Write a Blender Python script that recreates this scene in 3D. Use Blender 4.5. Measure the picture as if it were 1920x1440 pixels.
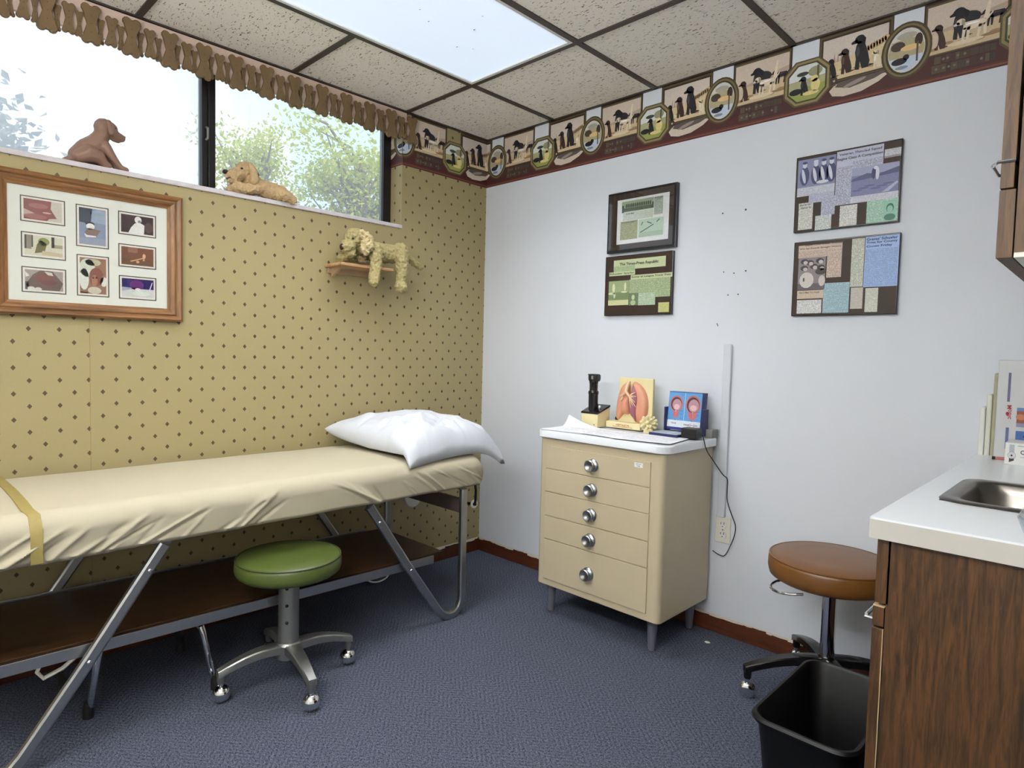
import bpy, bmesh, math, random
from mathutils import Vector, Matrix, noise
random.seed(7)
for o in list(bpy.data.objects): bpy.data.objects.remove(o)
scene = bpy.context.scene
COL = scene.collection

# ------------------------------------------------------------------ camera
def set_camera():
    yaw, pit, rol = 0.7713, -0.0518, 0.0244
    f = Vector((-math.sin(yaw)*math.cos(pit), math.cos(yaw)*math.cos(pit), math.sin(pit)))
    r = f.cross(Vector((0, 0, 1))).normalized(); u = r.cross(f)
    r2 = math.cos(rol)*r + math.sin(rol)*u; u2 = -math.sin(rol)*r + math.cos(rol)*u
    cd = bpy.data.cameras.new('camera'); co = bpy.data.objects.new('camera', cd); COL.objects.link(co)
    m = Matrix((r2, u2, -f)).transposed().to_4x4(); m.translation = (2.698, -2.524, 1.178)
    co.matrix_world = m
    cd.sensor_width = 36; cd.sensor_fit = 'HORIZONTAL'; cd.lens = 36*1182/1920; cd.clip_start = 0.02
    scene.camera = co
set_camera()

# ------------------------------------------------------------------ world, sun, exposure
SKY = 1.75          # brightness of the hazy daytime sky
PANEL_SEEN = 0.66   # luminance of the prismatic panel seen from the side
PANEL_DOWN = 13.5   # watts the same fixture throws down into the room
FILL_REAR = 23.0   # luminance of the added fill lamp behind the camera
def set_world():
    w = bpy.data.worlds.new('sky'); scene.world = w; w.use_nodes = True
    nt = w.node_tree; nt.nodes.clear()
    out = nt.nodes.new('ShaderNodeOutputWorld'); bg = nt.nodes.new('ShaderNodeBackground')
    tc = nt.nodes.new('ShaderNodeTexCoord'); no = nt.nodes.new('ShaderNodeTexNoise'); cr = nt.nodes.new('ShaderNodeValToRGB')
    no.inputs['Scale'].default_value = 2.6; no.inputs['Detail'].default_value = 5
    cr.color_ramp.elements[0].position = .40; cr.color_ramp.elements[0].color = (.55, .74, .97, 1)
    cr.color_ramp.elements[1].position = .56; cr.color_ramp.elements[1].color = (.93, .96, 1.0, 1)
    nt.links.new(tc.outputs['Generated'], no.inputs['Vector']); nt.links.new(no.outputs['Fac'], cr.inputs['Fac'])
    nt.links.new(cr.outputs['Color'], bg.inputs['Color']); bg.inputs['Strength'].default_value = SKY
    nt.links.new(bg.outputs[0], out.inputs[0])
set_world()
sd = bpy.data.lights.new('sun', 'SUN'); sd.energy = 4.5; sd.angle = .02; sd.color = (1, .96, .86)
so = bpy.data.objects.new('sun', sd); COL.objects.link(so)
so.rotation_euler = Vector((-.62, .25, -.74)).to_track_quat('-Z', 'Y').to_euler()
vs = scene.view_settings
vs.view_transform = 'Standard'; vs.look = 'None'; vs.gamma = 1; vs.use_curve_mapping = False
vs.exposure = 0.0

# ------------------------------------------------------------------ helpers
def srgb(r, g, b, a=1.0):
    def f(c):
        c /= 255.0
        return c/12.92 if c <= .04045 else ((c+.055)/1.055)**2.4
    return (f(r), f(g), f(b), a)

class N:                                # tiny node-tree writer
    def __init__(s, name):
        s.m = bpy.data.materials.new(name); s.m.use_nodes = True; s.t = s.m.node_tree
        s.b = s.t.nodes['Principled BSDF']; s.out = s.t.nodes['Material Output']
    def n(s, typ, **kw):
        x = s.t.nodes.new(typ)
        for k, v in kw.items():
            if k in x.inputs: s.set(x.inputs[k], v)
            else: setattr(x, k, v)
        return x
    def set(s, sock, v):
        if hasattr(v, 'is_output'): s.t.links.new(v, sock)
        elif hasattr(v, 'outputs'): s.t.links.new(v.outputs[0], sock)
        else: sock.default_value = v
    def math(s, op, a, b=None, c=None):
        x = s.t.nodes.new('ShaderNodeMath'); x.operation = op
        for i, v in enumerate((a, b, c)):
            if v is not None: s.set(x.inputs[i], v)
        return x.outputs[0]
    def mix(s, fac, a, b, typ='MIX'):
        x = s.t.nodes.new('ShaderNodeMix'); x.data_type = 'RGBA'; x.blend_type = typ
        s.set(x.inputs[0], fac); s.set(x.inputs[6], a); s.set(x.inputs[7], b)
        return x.outputs[2]
    def pos(s):
        g = s.n('ShaderNodeNewGeometry'); return g.outputs['Position']
    def xyz(s, v):
        x = s.n('ShaderNodeSeparateXYZ'); s.set(x.inputs[0], v); return x.outputs
    def noise(s, scale, detail=3, vec=None, rough=.55, dist=0):
        x = s.n('ShaderNodeTexNoise'); x.inputs['Scale'].default_value = scale; x.inputs['Detail'].default_value = detail
        x.inputs['Roughness'].default_value = rough; x.inputs['Distortion'].default_value = dist
        s.set(x.inputs['Vector'], vec if vec is not None else s.pos()); return x.outputs['Fac']
    def mapping(s, scale, vec=None, rot=(0, 0, 0)):
        x = s.n('ShaderNodeMapping'); x.inputs['Scale'].default_value = scale; x.inputs['Rotation'].default_value = rot
        s.set(x.inputs['Vector'], vec if vec is not None else s.pos()); return x.outputs[0]
    def ramp(s, fac, p0, p1, c0=(0, 0, 0, 1), c1=(1, 1, 1, 1)):
        x = s.n('ShaderNodeValToRGB'); e = x.color_ramp.elements
        e[0].position = p0; e[1].position = p1; e[0].color = c0; e[1].color = c1
        s.set(x.inputs[0], fac); return x.outputs[0]
    def bump(s, h, strength=.3, dist=.002):
        x = s.n('ShaderNodeBump'); x.inputs['Strength'].default_value = strength; x.inputs['Distance'].default_value = dist
        s.set(x.inputs['Height'], h); s.set(s.b.inputs['Normal'], x.outputs[0])
    def col(s, c): s.set(s.b.inputs['Base Color'], c)
    def rough(s, r): s.set(s.b.inputs['Roughness'], r)

def plain(name, c, rough=.5, metal=0.0, var=.08, nscale=30, bump=0, bscale=200, coat=0, spec=.5):
    a = N(name); c4 = srgb(*c)
    lo = tuple(x*(1-var) for x in c4[:3])+(1,); hi = tuple(min(1, x*(1+var)) for x in c4[:3])+(1,)
    a.col(a.mix(a.noise(nscale), lo, hi)); a.rough(rough); a.b.inputs['Metallic'].default_value = metal
    a.b.inputs['Specular IOR Level'].default_value = spec
    if coat: a.b.inputs['Coat Weight'].default_value = coat; a.b.inputs['Coat Roughness'].default_value = .08
    if bump: a.bump(a.noise(bscale, 2), bump)
    return a.m

def wood(name, c_dark, c_light, axis='z', scale=1.0, rough=.4, bump=.12):
    a = N(name)
    sc = {'x': (2, 26, 26), 'y': (26, 2, 26), 'z': (26, 26, 2)}[axis]
    v = a.mapping(tuple(k*scale for k in sc))
    n1 = a.noise(1.6, 5, v, .62, .8); n2 = a.noise(9, 3, v, .6)
    f = a.math('ADD', a.math('MULTIPLY', n1, .7), a.math('MULTIPLY', n2, .3))
    a.col(a.ramp(f, .36, .66, srgb(*c_dark), srgb(*c_light))); a.rough(rough)
    a.bump(f, bump, .001)
    return a.m

M = {}
M['white_wall'] = plain('white_wall_paint', (216, 220, 228), .62, var=.02, nscale=3, bump=.16, bscale=90)
M['rear_wall'] = plain('cream_wall_paint', (234, 231, 224), .7, var=.02, nscale=3)
M['oak_frame'] = wood('oak_frame_wood', (90, 58, 28), (146, 102, 60), 'y', 1.3, .42)
M['oak_frame_v'] = wood('oak_frame_wood_upright', (90, 58, 28), (146, 102, 60), 'z', 1.3, .42)
M['walnut_lam'] = wood('walnut_laminate', (42, 27, 13), (90, 61, 33), 'z', 2.6, .38)
M['walnut_up'] = wood('walnut_laminate_upper', (50, 33, 16), (92, 64, 36), 'z', 2.2, .6)
M['walnut_shelf'] = wood('walnut_shelf', (34, 21, 11), (64, 42, 23), 'y', .8, .35)
M['base_brown'] = wood('baseboard_brown', (62, 28, 12), (92, 46, 22), 'x', .8, .45)
M['tan_edge'] = plain('tan_edge', (176, 150, 118), .5)
M['chip'] = plain('paint_chip_white', (216, 208, 196), .7)
M['dark_trim'] = plain('ceiling_grid_brown', (62, 52, 44), .45, var=.15)
M['bronze'] = plain('bronze_window_frame', (34, 31, 32), .4, .4)
M['alu'] = plain('brushed_aluminium', (176, 178, 180), .34, 1.0, var=.06, nscale=80)
M['alu_dull'] = plain('cast_aluminium', (150, 150, 148), .42, .9, var=.08, nscale=60)
M['chrome'] = plain('chrome', (225, 226, 228), .08, 1.0, var=.01)
M['steel'] = plain('stainless_steel', (122, 118, 114), .32, 1.0, var=.05, nscale=50)
M['black_pl'] = plain('black_plastic', (7, 7, 8), .38, var=.2)
M['black_gl'] = plain('black_gloss', (16, 14, 14), .22, var=.1)
M['bin_black'] = plain('matt_black_bin', (5, 5, 6), .45, var=.1, spec=.25)
M['rubber'] = plain('black_rubber', (12, 12, 12), .7)
M['sheet'] = plain('cream_sheet', (178, 170, 148), .85, var=.035, nscale=9, bump=.05, bscale=600)
M['pillow'] = plain('white_pillow_cotton', (200, 204, 212), .85, var=.02, bump=.05, bscale=700)
M['green_vinyl'] = plain('green_vinyl', (74, 86, 38), .36, var=.1, nscale=40, bump=.05, bscale=300)
M['green_pipe'] = plain('dark_green_piping', (60, 68, 34), .4)
M['brown_vinyl'] = plain('brown_vinyl', (108, 70, 32), .36, var=.16, nscale=35, bump=.08, bscale=250)
M['band'] = plain('yellow_elastic_band', (146, 130, 74), .6, var=.15, nscale=60)
M['chest'] = plain('beige_enamel', (190, 177, 150), .27, var=.02, nscale=20, bump=.02, bscale=300)
M['chest_leg'] = plain('grey_leg_paint', (112, 112, 124), .45, .2)
M['white_lam'] = plain('white_laminate', (226, 230, 236), .22, var=.015, nscale=8)
M['white_edge'] = plain('worn_laminate_edge', (178, 175, 168), .45, var=.04, nscale=14)
M['white_pl'] = plain('white_plastic', (222, 222, 218), .35, var=.02)
M['ivory_pl'] = plain('ivory_plastic', (222, 219, 206), .4, var=.03)
M['cream_pl'] = plain('cream_model_plastic', (222, 210, 164), .45, var=.04)
M['raceway'] = plain('raceway_paint', (206, 210, 218), .45, var=.02)
M['brown_mount'] = plain('brown_mount_board', (56, 42, 33), .5, var=.14, nscale=40, spec=.3)
M['marble'] = plain('marble_sill', (206, 200, 204), .3, var=.16, nscale=26)
M['pinkish'] = plain('valance_board_paint', (200, 176, 162), .6, var=.04)
M['bone'] = plain('dog_biscuit', (110, 88, 58), .75, var=.16, nscale=60, bump=.25, bscale=260)
M['bone_dot'] = plain('biscuit_hole', (84, 62, 40), .9)
M['ceramic'] = plain('tan_painted_plaster', (132, 102, 86), .5, var=.14, nscale=22, bump=.12, bscale=90)
M['plush_tan'] = plain('tan_plush', (188, 162, 124), .95, var=.22, nscale=70, bump=.8, bscale=260, spec=.1)
M['plush_cream'] = plain('cream_plush', (160, 148, 106), .95, var=.24, nscale=60, bump=.9, bscale=240, spec=.1)
M['plush_pale'] = plain('pale_plush_face', (186, 170, 130), .95, var=.12, nscale=60, bump=.6, bscale=300, spec=.1)
M['nose'] = plain('dark_brown_nose', (48, 30, 26), .4)
M['orange'] = plain('lung_salmon', (206, 144, 116), .4, var=.08, nscale=40)
M['purple'] = plain('lung_purple', (150, 88, 108), .45, var=.2, nscale=90)
M['trachea'] = plain('trachea_cream', (226, 190, 158), .45, var=.08, nscale=120)
M['navy'] = plain('navy_plastic', (28, 34, 84), .4)
M['grey_pl'] = plain('grey_plastic', (124, 124, 122), .5)
M['spigot'] = plain('pale_folder', (206, 206, 194), .6, var=.05)
M['olive_card'] = plain('olive_folder', (160, 158, 132), .6)
M['cord'] = plain('black_cord', (20, 20, 22), .5)
M['trunk'] = plain('tree_bark', (118, 104, 90), .9, var=.25, nscale=12)

def glass_mat(name, haze, tint=(1, 1, 1, 1)):
    a = N(name); t = a.t
    tr = a.n('ShaderNodeBsdfTransparent'); tr.inputs[0].default_value = tint
    gl = a.n('ShaderNodeBsdfGlossy'); gl.inputs['Roughness'].default_value = .02
    df = a.n('ShaderNodeBsdfTranslucent'); df.inputs[0].default_value = (.9, .92, 1, 1)
    ge = a.n('ShaderNodeNewGeometry'); dt = a.n('ShaderNodeVectorMath'); dt.operation = 'DOT_PRODUCT'
    a.set(dt.inputs[0], ge.outputs['Incoming']); a.set(dt.inputs[1], ge.outputs['Normal'])
    fres = a.math('ADD', a.math('MULTIPLY', a.math('POWER', a.math('SUBTRACT', 1.0, a.math('ABSOLUTE', dt.outputs['Value'])), 5.0), .96), .04)
    m1 = a.n('ShaderNodeMixShader'); a.set(m1.inputs[0], fres); a.set(m1.inputs[1], tr); a.set(m1.inputs[2], gl)
    m2 = a.n('ShaderNodeMixShader'); m2.inputs[0].default_value = haze
    if haze > 0.02:
        a.set(m2.inputs[0], a.math('MULTIPLY', a.ramp(a.noise(1.3, 2), .3, .7), haze))
        a.set(m2.inputs[0], a.math('ADD', a.math('MULTIPLY', a.noise(1.1, 2), haze*.4), haze*.8))
    a.set(m2.inputs[1], m1); a.set(m2.inputs[2], df)
    a.set(a.out.inputs[0], m2); t.nodes.remove(a.b)
    return a.m
M['glass'] = glass_mat('clear_window_glass', 0.0)
M['glass_hazy'] = glass_mat('hazy_window_glass', 0.36)
M['glass_mid'] = glass_mat('dusty_window_glass', 0.16)
M['pane'] = glass_mat('picture_glass', 0.0)
M['clear_pl'] = glass_mat('clear_plastic', 0.06, (.93, .97, .98, 1))

def wallpaper():
    a = N('diamond_wallpaper'); x, y, z = a.xyz(a.pos())
    s = a.math('ADD', x, y)
    def lat(off):
        fa = a.math('FRACT', a.math('ADD', a.math('DIVIDE', a.math('ADD', s, .0420), .0870), 100.5+off))
        fb = a.math('FRACT', a.math('ADD', a.math('DIVIDE', a.math('SUBTRACT', z, 1.2155), .0893), 100.5+off))
        da = a.math('DIVIDE', a.math('MULTIPLY', a.math('ABSOLUTE', a.math('SUBTRACT', fa, .5)), .0870), .0074)
        db = a.math('DIVIDE', a.math('MULTIPLY', a.math('ABSOLUTE', a.math('SUBTRACT', fb, .5)), .0893), .0094)
        return a.math('ADD', da, db)
    d = a.math('MINIMUM', lat(0), lat(.5))
    mask = a.math('LESS_THAN', d, 1.0)
    base = a.mix(a.noise(260, 2), srgb(150, 137, 97), srgb(162, 148, 108))
    a.col(a.mix(mask, base, srgb(80, 62, 38))); a.rough(.6); a.bump(a.noise(300, 2), .15, .001)
    return a.m
M['wallpaper'] = wallpaper()

def carpet():
    a = N('blue_grey_carpet'); x, y, z = a.xyz(a.pos())
    fine = a.noise(330, 2); fine2 = a.noise(150, 2)
    # chevron rows of short loops
    tri = a.math('PINGPONG', a.math('MULTIPLY', y, 1.0), .055)
    ph = a.math('MULTIPLY', a.math('ADD', x, a.math('MULTIPLY', tri, 1.2)), 2*math.pi/.022)
    row = a.math('SINE', a.math('MULTIPLY', y, 2*math.pi/.016))
    chev = a.math('MULTIPLY', a.math('SINE', ph), a.math('ADD', a.math('MULTIPLY', row, .4), .6))
    patch = a.noise(2.2, 2)
    f = a.math('ADD', a.math('ADD', a.math('MULTIPLY', fine, .66), a.math('MULTIPLY', fine2, .34)), a.math('MULTIPLY', a.math('MULTIPLY', chev, patch), .075))
    a.col(a.ramp(f, .37, .66, srgb(28, 34, 51), srgb(114, 119, 136)))
    a.rough(.95); a.b.inputs['Specular IOR Level'].default_value = .1
    a.bump(f, .9, .006)
    return a.m
M['carpet'] = carpet()

def tile_mat():
    a = N('fissured_ceiling_tile')
    v = a.mapping((60, 190, 60), rot=(0, 0, .6))
    holes = a.ramp(a.noise(.9, 1.5, v, .5, .7), .315, .355)
    v2 = a.mapping((90, 210, 60), rot=(0, 0, -.25))
    holes2 = a.ramp(a.noise(.8, 1, v2, .5, .5), .25, .29)
    h = a.math('MULTIPLY', holes, holes2)
    a.col(a.mix(h, srgb(122, 110, 92), a.mix(a.noise(90), srgb(238, 232, 220), srgb(246, 240, 228))))
    a.rough(.95); a.bump(h, .6, .003); a.b.inputs['Specular IOR Level'].default_value = .1
    return a.m
M['tile'] = tile_mat()

def print_mat(name, rough=.5, rowp=.0052, spec=.4):
    """flat print: colour from the mesh's own ink colours, alpha = rows of small type"""
    a = N(name); at = a.n('ShaderNodeAttribute'); at.attribute_name = 'Col'
    x, y, z = a.xyz(a.pos()); h = a.math('ADD', x, y)
    row = a.math('MULTIPLY', z, 1/rowp)
    ln = a.math('GREATER_THAN', a.math('FRACT', row), .42)
    cv = a.n('ShaderNodeCombineXYZ'); a.set(cv.inputs[0], a.math('MULTIPLY', h, 330)); a.set(cv.inputs[1], a.math('MULTIPLY', a.math('FLOOR', row), 7.3))
    words = a.math('GREATER_THAN', a.noise(1.0, 1, cv.outputs[0]), .46)
    ink = a.math('MULTIPLY', a.math('MULTIPLY', ln, words), at.outputs['Alpha'])
    blot = a.mix(a.noise(160, 3), (.82, .82, .82, 1), (1.12, 1.12, 1.12, 1))
    c = a.mix(1.0, at.outputs['Color'], blot, 'MULTIPLY')
    a.col(a.mix(ink, c, srgb(70, 70, 74))); a.rough(rough); a.b.inputs['Specular IOR Level'].default_value = spec
    return a.m
M['print'] = print_mat('printed_paper')
M['print_fine'] = print_mat('printed_sheet', .7, .007)

def panel_mat(name, strength, tint):
    a = N(name); v = a.mapping((160, 160, 160))
    rip = a.math('MULTIPLY', a.math('SINE', a.math('MULTIPLY', a.xyz(a.pos())[0], 900)), a.math('SINE', a.math('MULTIPLY', a.xyz(a.pos())[1], 900)))
    a.col((.75, .78, .82, 1)); a.rough(.5)
    a.set(a.b.inputs['Emission Color'], a.mix(a.noise(3.5, 2), tint, tuple(min(1, c*1.1) for c in tint[:3])+(1,)))
    a.set(a.b.inputs['Emission Strength'], a.math('ADD', a.math('MULTIPLY', rip, strength*.05), strength))
    return a.m

def leaf_mat(name, c, trans):
    a = N(name); c1 = srgb(*c); c0 = tuple(v*.6 for v in c1[:3])+(1,)
    base = a.mix(a.noise(1.4, 3), c0, c1)
    df = a.n('ShaderNodeBsdfDiffuse'); tl = a.n('ShaderNodeBsdfTranslucent'); mx = a.n('ShaderNodeMixShader')
    a.set(df.inputs[0], base); a.set(tl.inputs[0], base); mx.inputs[0].default_value = trans
    a.set(mx.inputs[1], df); a.set(mx.inputs[2], tl); a.set(a.out.inputs[0], mx); a.t.nodes.remove(a.b)
    return a.m
M['leaf_bright'] = leaf_mat('sun_tinted_leaves', (204, 214, 104), .5)  # sunlit yellow-green put into the leaf colour
M['leaf_grey'] = leaf_mat('shade_tinted_leaves', (150, 154, 160), .3)  # shaded, washed-out grey put into the leaf colour

# ---- mesh builders
class MB:
    def __init__(s): s.bm = bmesh.new(); s.mi = 0
    def _t(s, before):
        pass
    def box(s, x0, y0, z0, x1, y1, z1):
        v = [s.bm.verts.new(p) for p in ((x0,y0,z0),(x1,y0,z0),(x1,y1,z0),(x0,y1,z0),(x0,y0,z1),(x1,y0,z1),(x1,y1,z1),(x0,y1,z1))]
        for f in ((3,2,1,0),(4,5,6,7),(0,1,5,4),(1,2,6,5),(2,3,7,6),(3,0,4,7)):
            s.bm.faces.new([v[i] for i in f]).material_index = s.mi
        return s
    def loops(s, rings, cap0=True, cap1=True, closed=True):
        R = [[s.bm.verts.new(p) for p in r] for r in rings]
        n = len(R[0])
        for a, b in zip(R[:-1], R[1:]):
            for i in range(n if closed else n-1):
                j = (i+1) % n
                try: s.bm.faces.new((a[i], a[j], b[j], b[i])).material_index = s.mi
                except ValueError: pass
        if cap0: s.bm.faces.new(list(reversed(R[0]))).material_index = s.mi
        if cap1: s.bm.faces.new(R[-1]).material_index = s.mi
        return s
    def tube(s, pts, rad, n=10, cap=True, flat=None, up=None):
        pts = [Vector(p) for p in pts]; rings = []
        rr = rad if isinstance(rad, (list, tuple)) else [rad]*len(pts)
        t0 = (pts[1]-pts[0]).normalized()
        ref = Vector(up) if up else (Vector((0,0,1)) if abs(t0.z) < .9 else Vector((1,0,0)))
        nrm = (ref - t0*ref.dot(t0)).normalized()
        for i, p in enumerate(pts):
            if i == 0: t = pts[1]-pts[0]
            elif i == len(pts)-1: t = pts[-1]-pts[-2]
            else: t = (pts[i+1]-p).normalized()+(p-pts[i-1]).normalized()
            t.normalize(); nrm = (nrm - t*nrm.dot(t)).normalized(); bi = t.cross(nrm)
            a, b = (rr[i], rr[i]) if not flat else (rr[i]*flat[0], rr[i]*flat[1])
            rings.append([p + nrm*a*math.cos(2*math.pi*k/n) + bi*b*math.sin(2*math.pi*k/n) for k in range(n)])
        return s.loops(rings, cap, cap)
    def lathe(s, prof, c=(0,0,0), n=24, axis='z', cap=True):
        rings = []
        for r, h in prof:
            ring = []
            for k in range(n):
                a = 2*math.pi*k/n; p = (r*math.cos(a), r*math.sin(a), h)
                if axis == '-y': p = (r*math.cos(a), -h, r*math.sin(a))
                if axis == 'x': p = (h, r*math.cos(a), r*math.sin(a))
                ring.append(Vector(p)+Vector(c))
            rings.append(ring)
        return s.loops(rings, cap, cap)
    def prism(s, poly, z0, z1):            # poly of (x,y)
        return s.loops([[(x,y,z0) for x,y in poly], [(x,y,z1) for x,y in poly]])
    def sphere(s, c, r, u=12, v=8, rot=None):
        r = (r,r,r) if not isinstance(r, (tuple,list)) else r
        m = Matrix.Translation(c) @ (rot.to_4x4() if rot else Matrix()) @ Matrix.Diagonal((*r,1))
        bmesh.ops.create_uvsphere(s.bm, u_segments=u, v_segments=v, radius=1, matrix=m); return s
    def ico(s, c, r, sub=2, rot=None):
        r = (r,r,r) if not isinstance(r, (tuple,list)) else r
        m = Matrix.Translation(c) @ (rot.to_4x4() if rot else Matrix()) @ Matrix.Diagonal((*r,1))
        bmesh.ops.create_icosphere(s.bm, subdivisions=sub, radius=1, matrix=m); return s
    def grid(s, P):                        # 2D list of points
        V = [[s.bm.verts.new(p) for p in row] for row in P]
        for a, b in zip(V[:-1], V[1:]):
            for i in range(len(a)-1):
                s.bm.faces.new((a[i], a[i+1], b[i+1], b[i])).material_index = s.mi
        return s
    def mesh(s, name, loc=(0,0,0), smooth=False):
        bmesh.ops.recalc_face_normals(s.bm, faces=s.bm.faces)
        me = bpy.data.meshes.new(name)
        if any(loc): bmesh.ops.translate(s.bm, verts=s.bm.verts, vec=-Vector(loc))
        s.bm.to_mesh(me); s.bm.free()
        if smooth:
            for p in me.polygons: p.use_smooth = True
        return me

def rrect(x0, y0, x1, y1, r, n=6):
    out = []
    for cx, cy, a0 in ((x1-r,y1-r,0),(x0+r,y1-r,90),(x0+r,y0+r,180),(x1-r,y0+r,270)):
        for k in range(n+1):
            a = math.radians(a0+90*k/n); out.append((cx+r*math.cos(a), cy+r*math.sin(a)))
    return out

def worldloc(p):
    v = Vector((0,0,0))
    while p is not None: v += p.location; p = p.parent
    return v
def tag(o, label=None, cat=None, group=None, kind=None):
    if label: o['label'] = label
    if cat: o['category'] = cat
    if group: o['group'] = group
    if kind: o['kind'] = kind
    return o
def obj(name, mb, mats, parent=None, smooth=False, bevel=0, loc=None, angle=35, seg=2):
    """link one mesh object; vertices are given in world space"""
    base = worldloc(parent) if parent else Vector((0,0,0))
    org = Vector(loc) if loc is not None else base
    me = mb.mesh(name, tuple(org), smooth) if isinstance(mb, MB) else mb
    for m in (mats if isinstance(mats, (list,tuple)) else [mats]): me.materials.append(M[m] if isinstance(m, str) else m)
    o = bpy.data.objects.new(name, me); COL.objects.link(o)
    o.parent = parent; o.location = org-base
    if smooth: me.set_sharp_from_angle(angle=math.radians(angle))
    if bevel:
        b = o.modifiers.new('bevel', 'BEVEL'); b.width = bevel; b.segments = seg; b.limit_method = 'ANGLE'; b.angle_limit = math.radians(40)
    return o
def thing(name, loc, label, cat, group=None, kind=None):
    o = bpy.data.objects.new(name, None); COL.objects.link(o); o.location = loc; o.empty_display_size = .05
    return tag(o, label, cat, group, kind)
def bx(*a): return MB().box(*a)
def top(name, mb, mats, label, cat, base, group=None, **kw):       # a one-mesh thing
    o = obj(name, mb, mats, None, loc=base, **kw); return tag(o, label, cat, group)

# ---- flat print: polygons with ink colours
_txt = {}
def text_tris(s):
    if s in _txt: return _txt[s]
    cu = bpy.data.curves.new('t', 'FONT'); cu.body = s; cu.resolution_u = 2; cu.offset = .022
    o = bpy.data.objects.new('t', cu); COL.objects.link(o)
    dg = bpy.context.evaluated_depsgraph_get(); me = bpy.data.meshes.new_from_object(o.evaluated_get(dg))
    vs_ = [(v.co.x, v.co.y) for v in me.vertices]; fs = [tuple(p.vertices) for p in me.polygons]
    bpy.data.objects.remove(o); bpy.data.curves.remove(cu); bpy.data.meshes.remove(me)
    xs = [v[0] for v in vs_]; ys = [v[1] for v in vs_]
    x0, x1, y0, y1 = min(xs), max(xs), min(ys), max(ys)
    vs_ = [((x-x0)/(x1-x0), (y-y0)/(y1-y0)) for x, y in vs_]
    _txt[s] = (vs_, fs); return _txt[s]
class Print:
    def __init__(s): s.F = []
    def poly(s, pts, c, layer=0, text=0.0): s.F.append((pts, srgb(*c)[:3]+(text,), layer)); return s
    def rect(s, u0, v0, u1, v1, c, layer=0, text=0.0): return s.poly([(u0,v0),(u1,v0),(u1,v1),(u0,v1)], c, layer, text)
    def ell(s, u, v, ru, rv, c, layer=1, n=14, rot=0):
        ca, sa = math.cos(rot), math.sin(rot)
        return s.poly([(u+ru*math.cos(2*math.pi*k/n)*ca-rv*math.sin(2*math.pi*k/n)*sa, v+ru*math.cos(2*math.pi*k/n)*sa+rv*math.sin(2*math.pi*k/n)*ca) for k in range(n)], c, layer)
    def text(s, body, u0, v0, u1, v1, c, layer=3, turn=False):
        V_, F_ = text_tris(body)
        for f in F_:
            if turn: s.poly([(u1-(V_[i][1])*(u1-u0), v1-(V_[i][0])*(v1-v0)) for i in f], c, layer)
            else: s.poly([(u0+V_[i][0]*(u1-u0), v0+V_[i][1]*(v1-v0)) for i in f], c, layer)
        return s
    def emit(s, name, fn, parent, mat='print', clip=None):
        """fn(u, v, layer) -> world point"""
        bm = bmesh.new(); cl = []
        for pts, c, ly in s.F:
            if clip: pts = clip_u(pts, *clip)
            if len(pts) < 3: continue
            try: f = bm.faces.new([bm.verts.new(fn(u, v, ly)) for u, v in pts])
            except ValueError: continue
            cl.append(c)
        if not cl: bm.free(); return None
        base = worldloc(parent) if parent else Vector((0,0,0))
        bmesh.ops.translate(bm, verts=bm.verts, vec=-base)
        me = bpy.data.meshes.new(name); bm.to_mesh(me); bm.free()
        at = me.color_attributes.new('Col', 'FLOAT_COLOR', 'CORNER')
        for p in me.polygons:
            for li in p.loop_indices: at.data[li].color = cl[p.index]
        me.materials.append(M[mat])
        o = bpy.data.objects.new(name, me); COL.objects.link(o); o.parent = parent
        return o
def clip_u(pts, a, b):
    for sgn, lim in ((1, a), (-1, -b)):
        out = []
        for i in range(len(pts)):
            p, q = pts[i], pts[(i+1) % len(pts)]
            dp, dq = sgn*p[0]-lim, sgn*q[0]-lim
            if dp >= 0: out.append(p)
            if (dp >= 0) != (dq >= 0):
                t = dp/(dp-dq); out.append((p[0]+t*(q[0]-p[0]), p[1]+t*(q[1]-p[1])))
        pts = out
        if len(pts) < 3: return []
    return pts

# ---- soft bodies: overlapping ellipsoids fused into one continuous skin
def chain(mb, pts, n=5):
    for (p, r), (q, t) in zip(pts[:-1], pts[1:]):
        p, q = Vector(p), Vector(q)
        for k in range(n+1):
            a = k/n; mb.ico(p.lerp(q, a), r+(t-r)*a, 2)
def blob(name, mb, mats, parent, voxel=.004, smooth=6, fur=0, fscale=.02, loc=None):
    me = mb.mesh(name)
    o = bpy.data.objects.new('tmp', me); COL.objects.link(o)
    r = o.modifiers.new('r', 'REMESH'); r.mode = 'VOXEL'; r.voxel_size = voxel; r.use_smooth_shade = True
    s = o.modifiers.new('s', 'SMOOTH'); s.iterations = smooth; s.factor = .5
    if fur:
        tx = bpy.data.textures.new('fur', 'CLOUDS'); tx.noise_scale = fscale; tx.noise_depth = 2
        d = o.modifiers.new('d', 'DISPLACE'); d.texture = tx; d.strength = fur; d.texture_coords = 'GLOBAL'
    dg = bpy.context.evaluated_depsgraph_get()
    m2 = bpy.data.meshes.new_from_object(o.evaluated_get(dg)); m2.name = name
    bpy.data.objects.remove(o); bpy.data.meshes.remove(me)
    base = worldloc(parent) if parent else Vector((0,0,0)); org = Vector(loc) if loc is not None else base
    m2.transform(Matrix.Translation(-org))
    for m in (mats if isinstance(mats, list) else [mats]): m2.materials.append(M[m])
    for p in m2.polygons: p.use_smooth = True
    o = bpy.data.objects.new(name, m2); COL.objects.link(o); o.parent = parent; o.location = org-base
    return o

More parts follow.
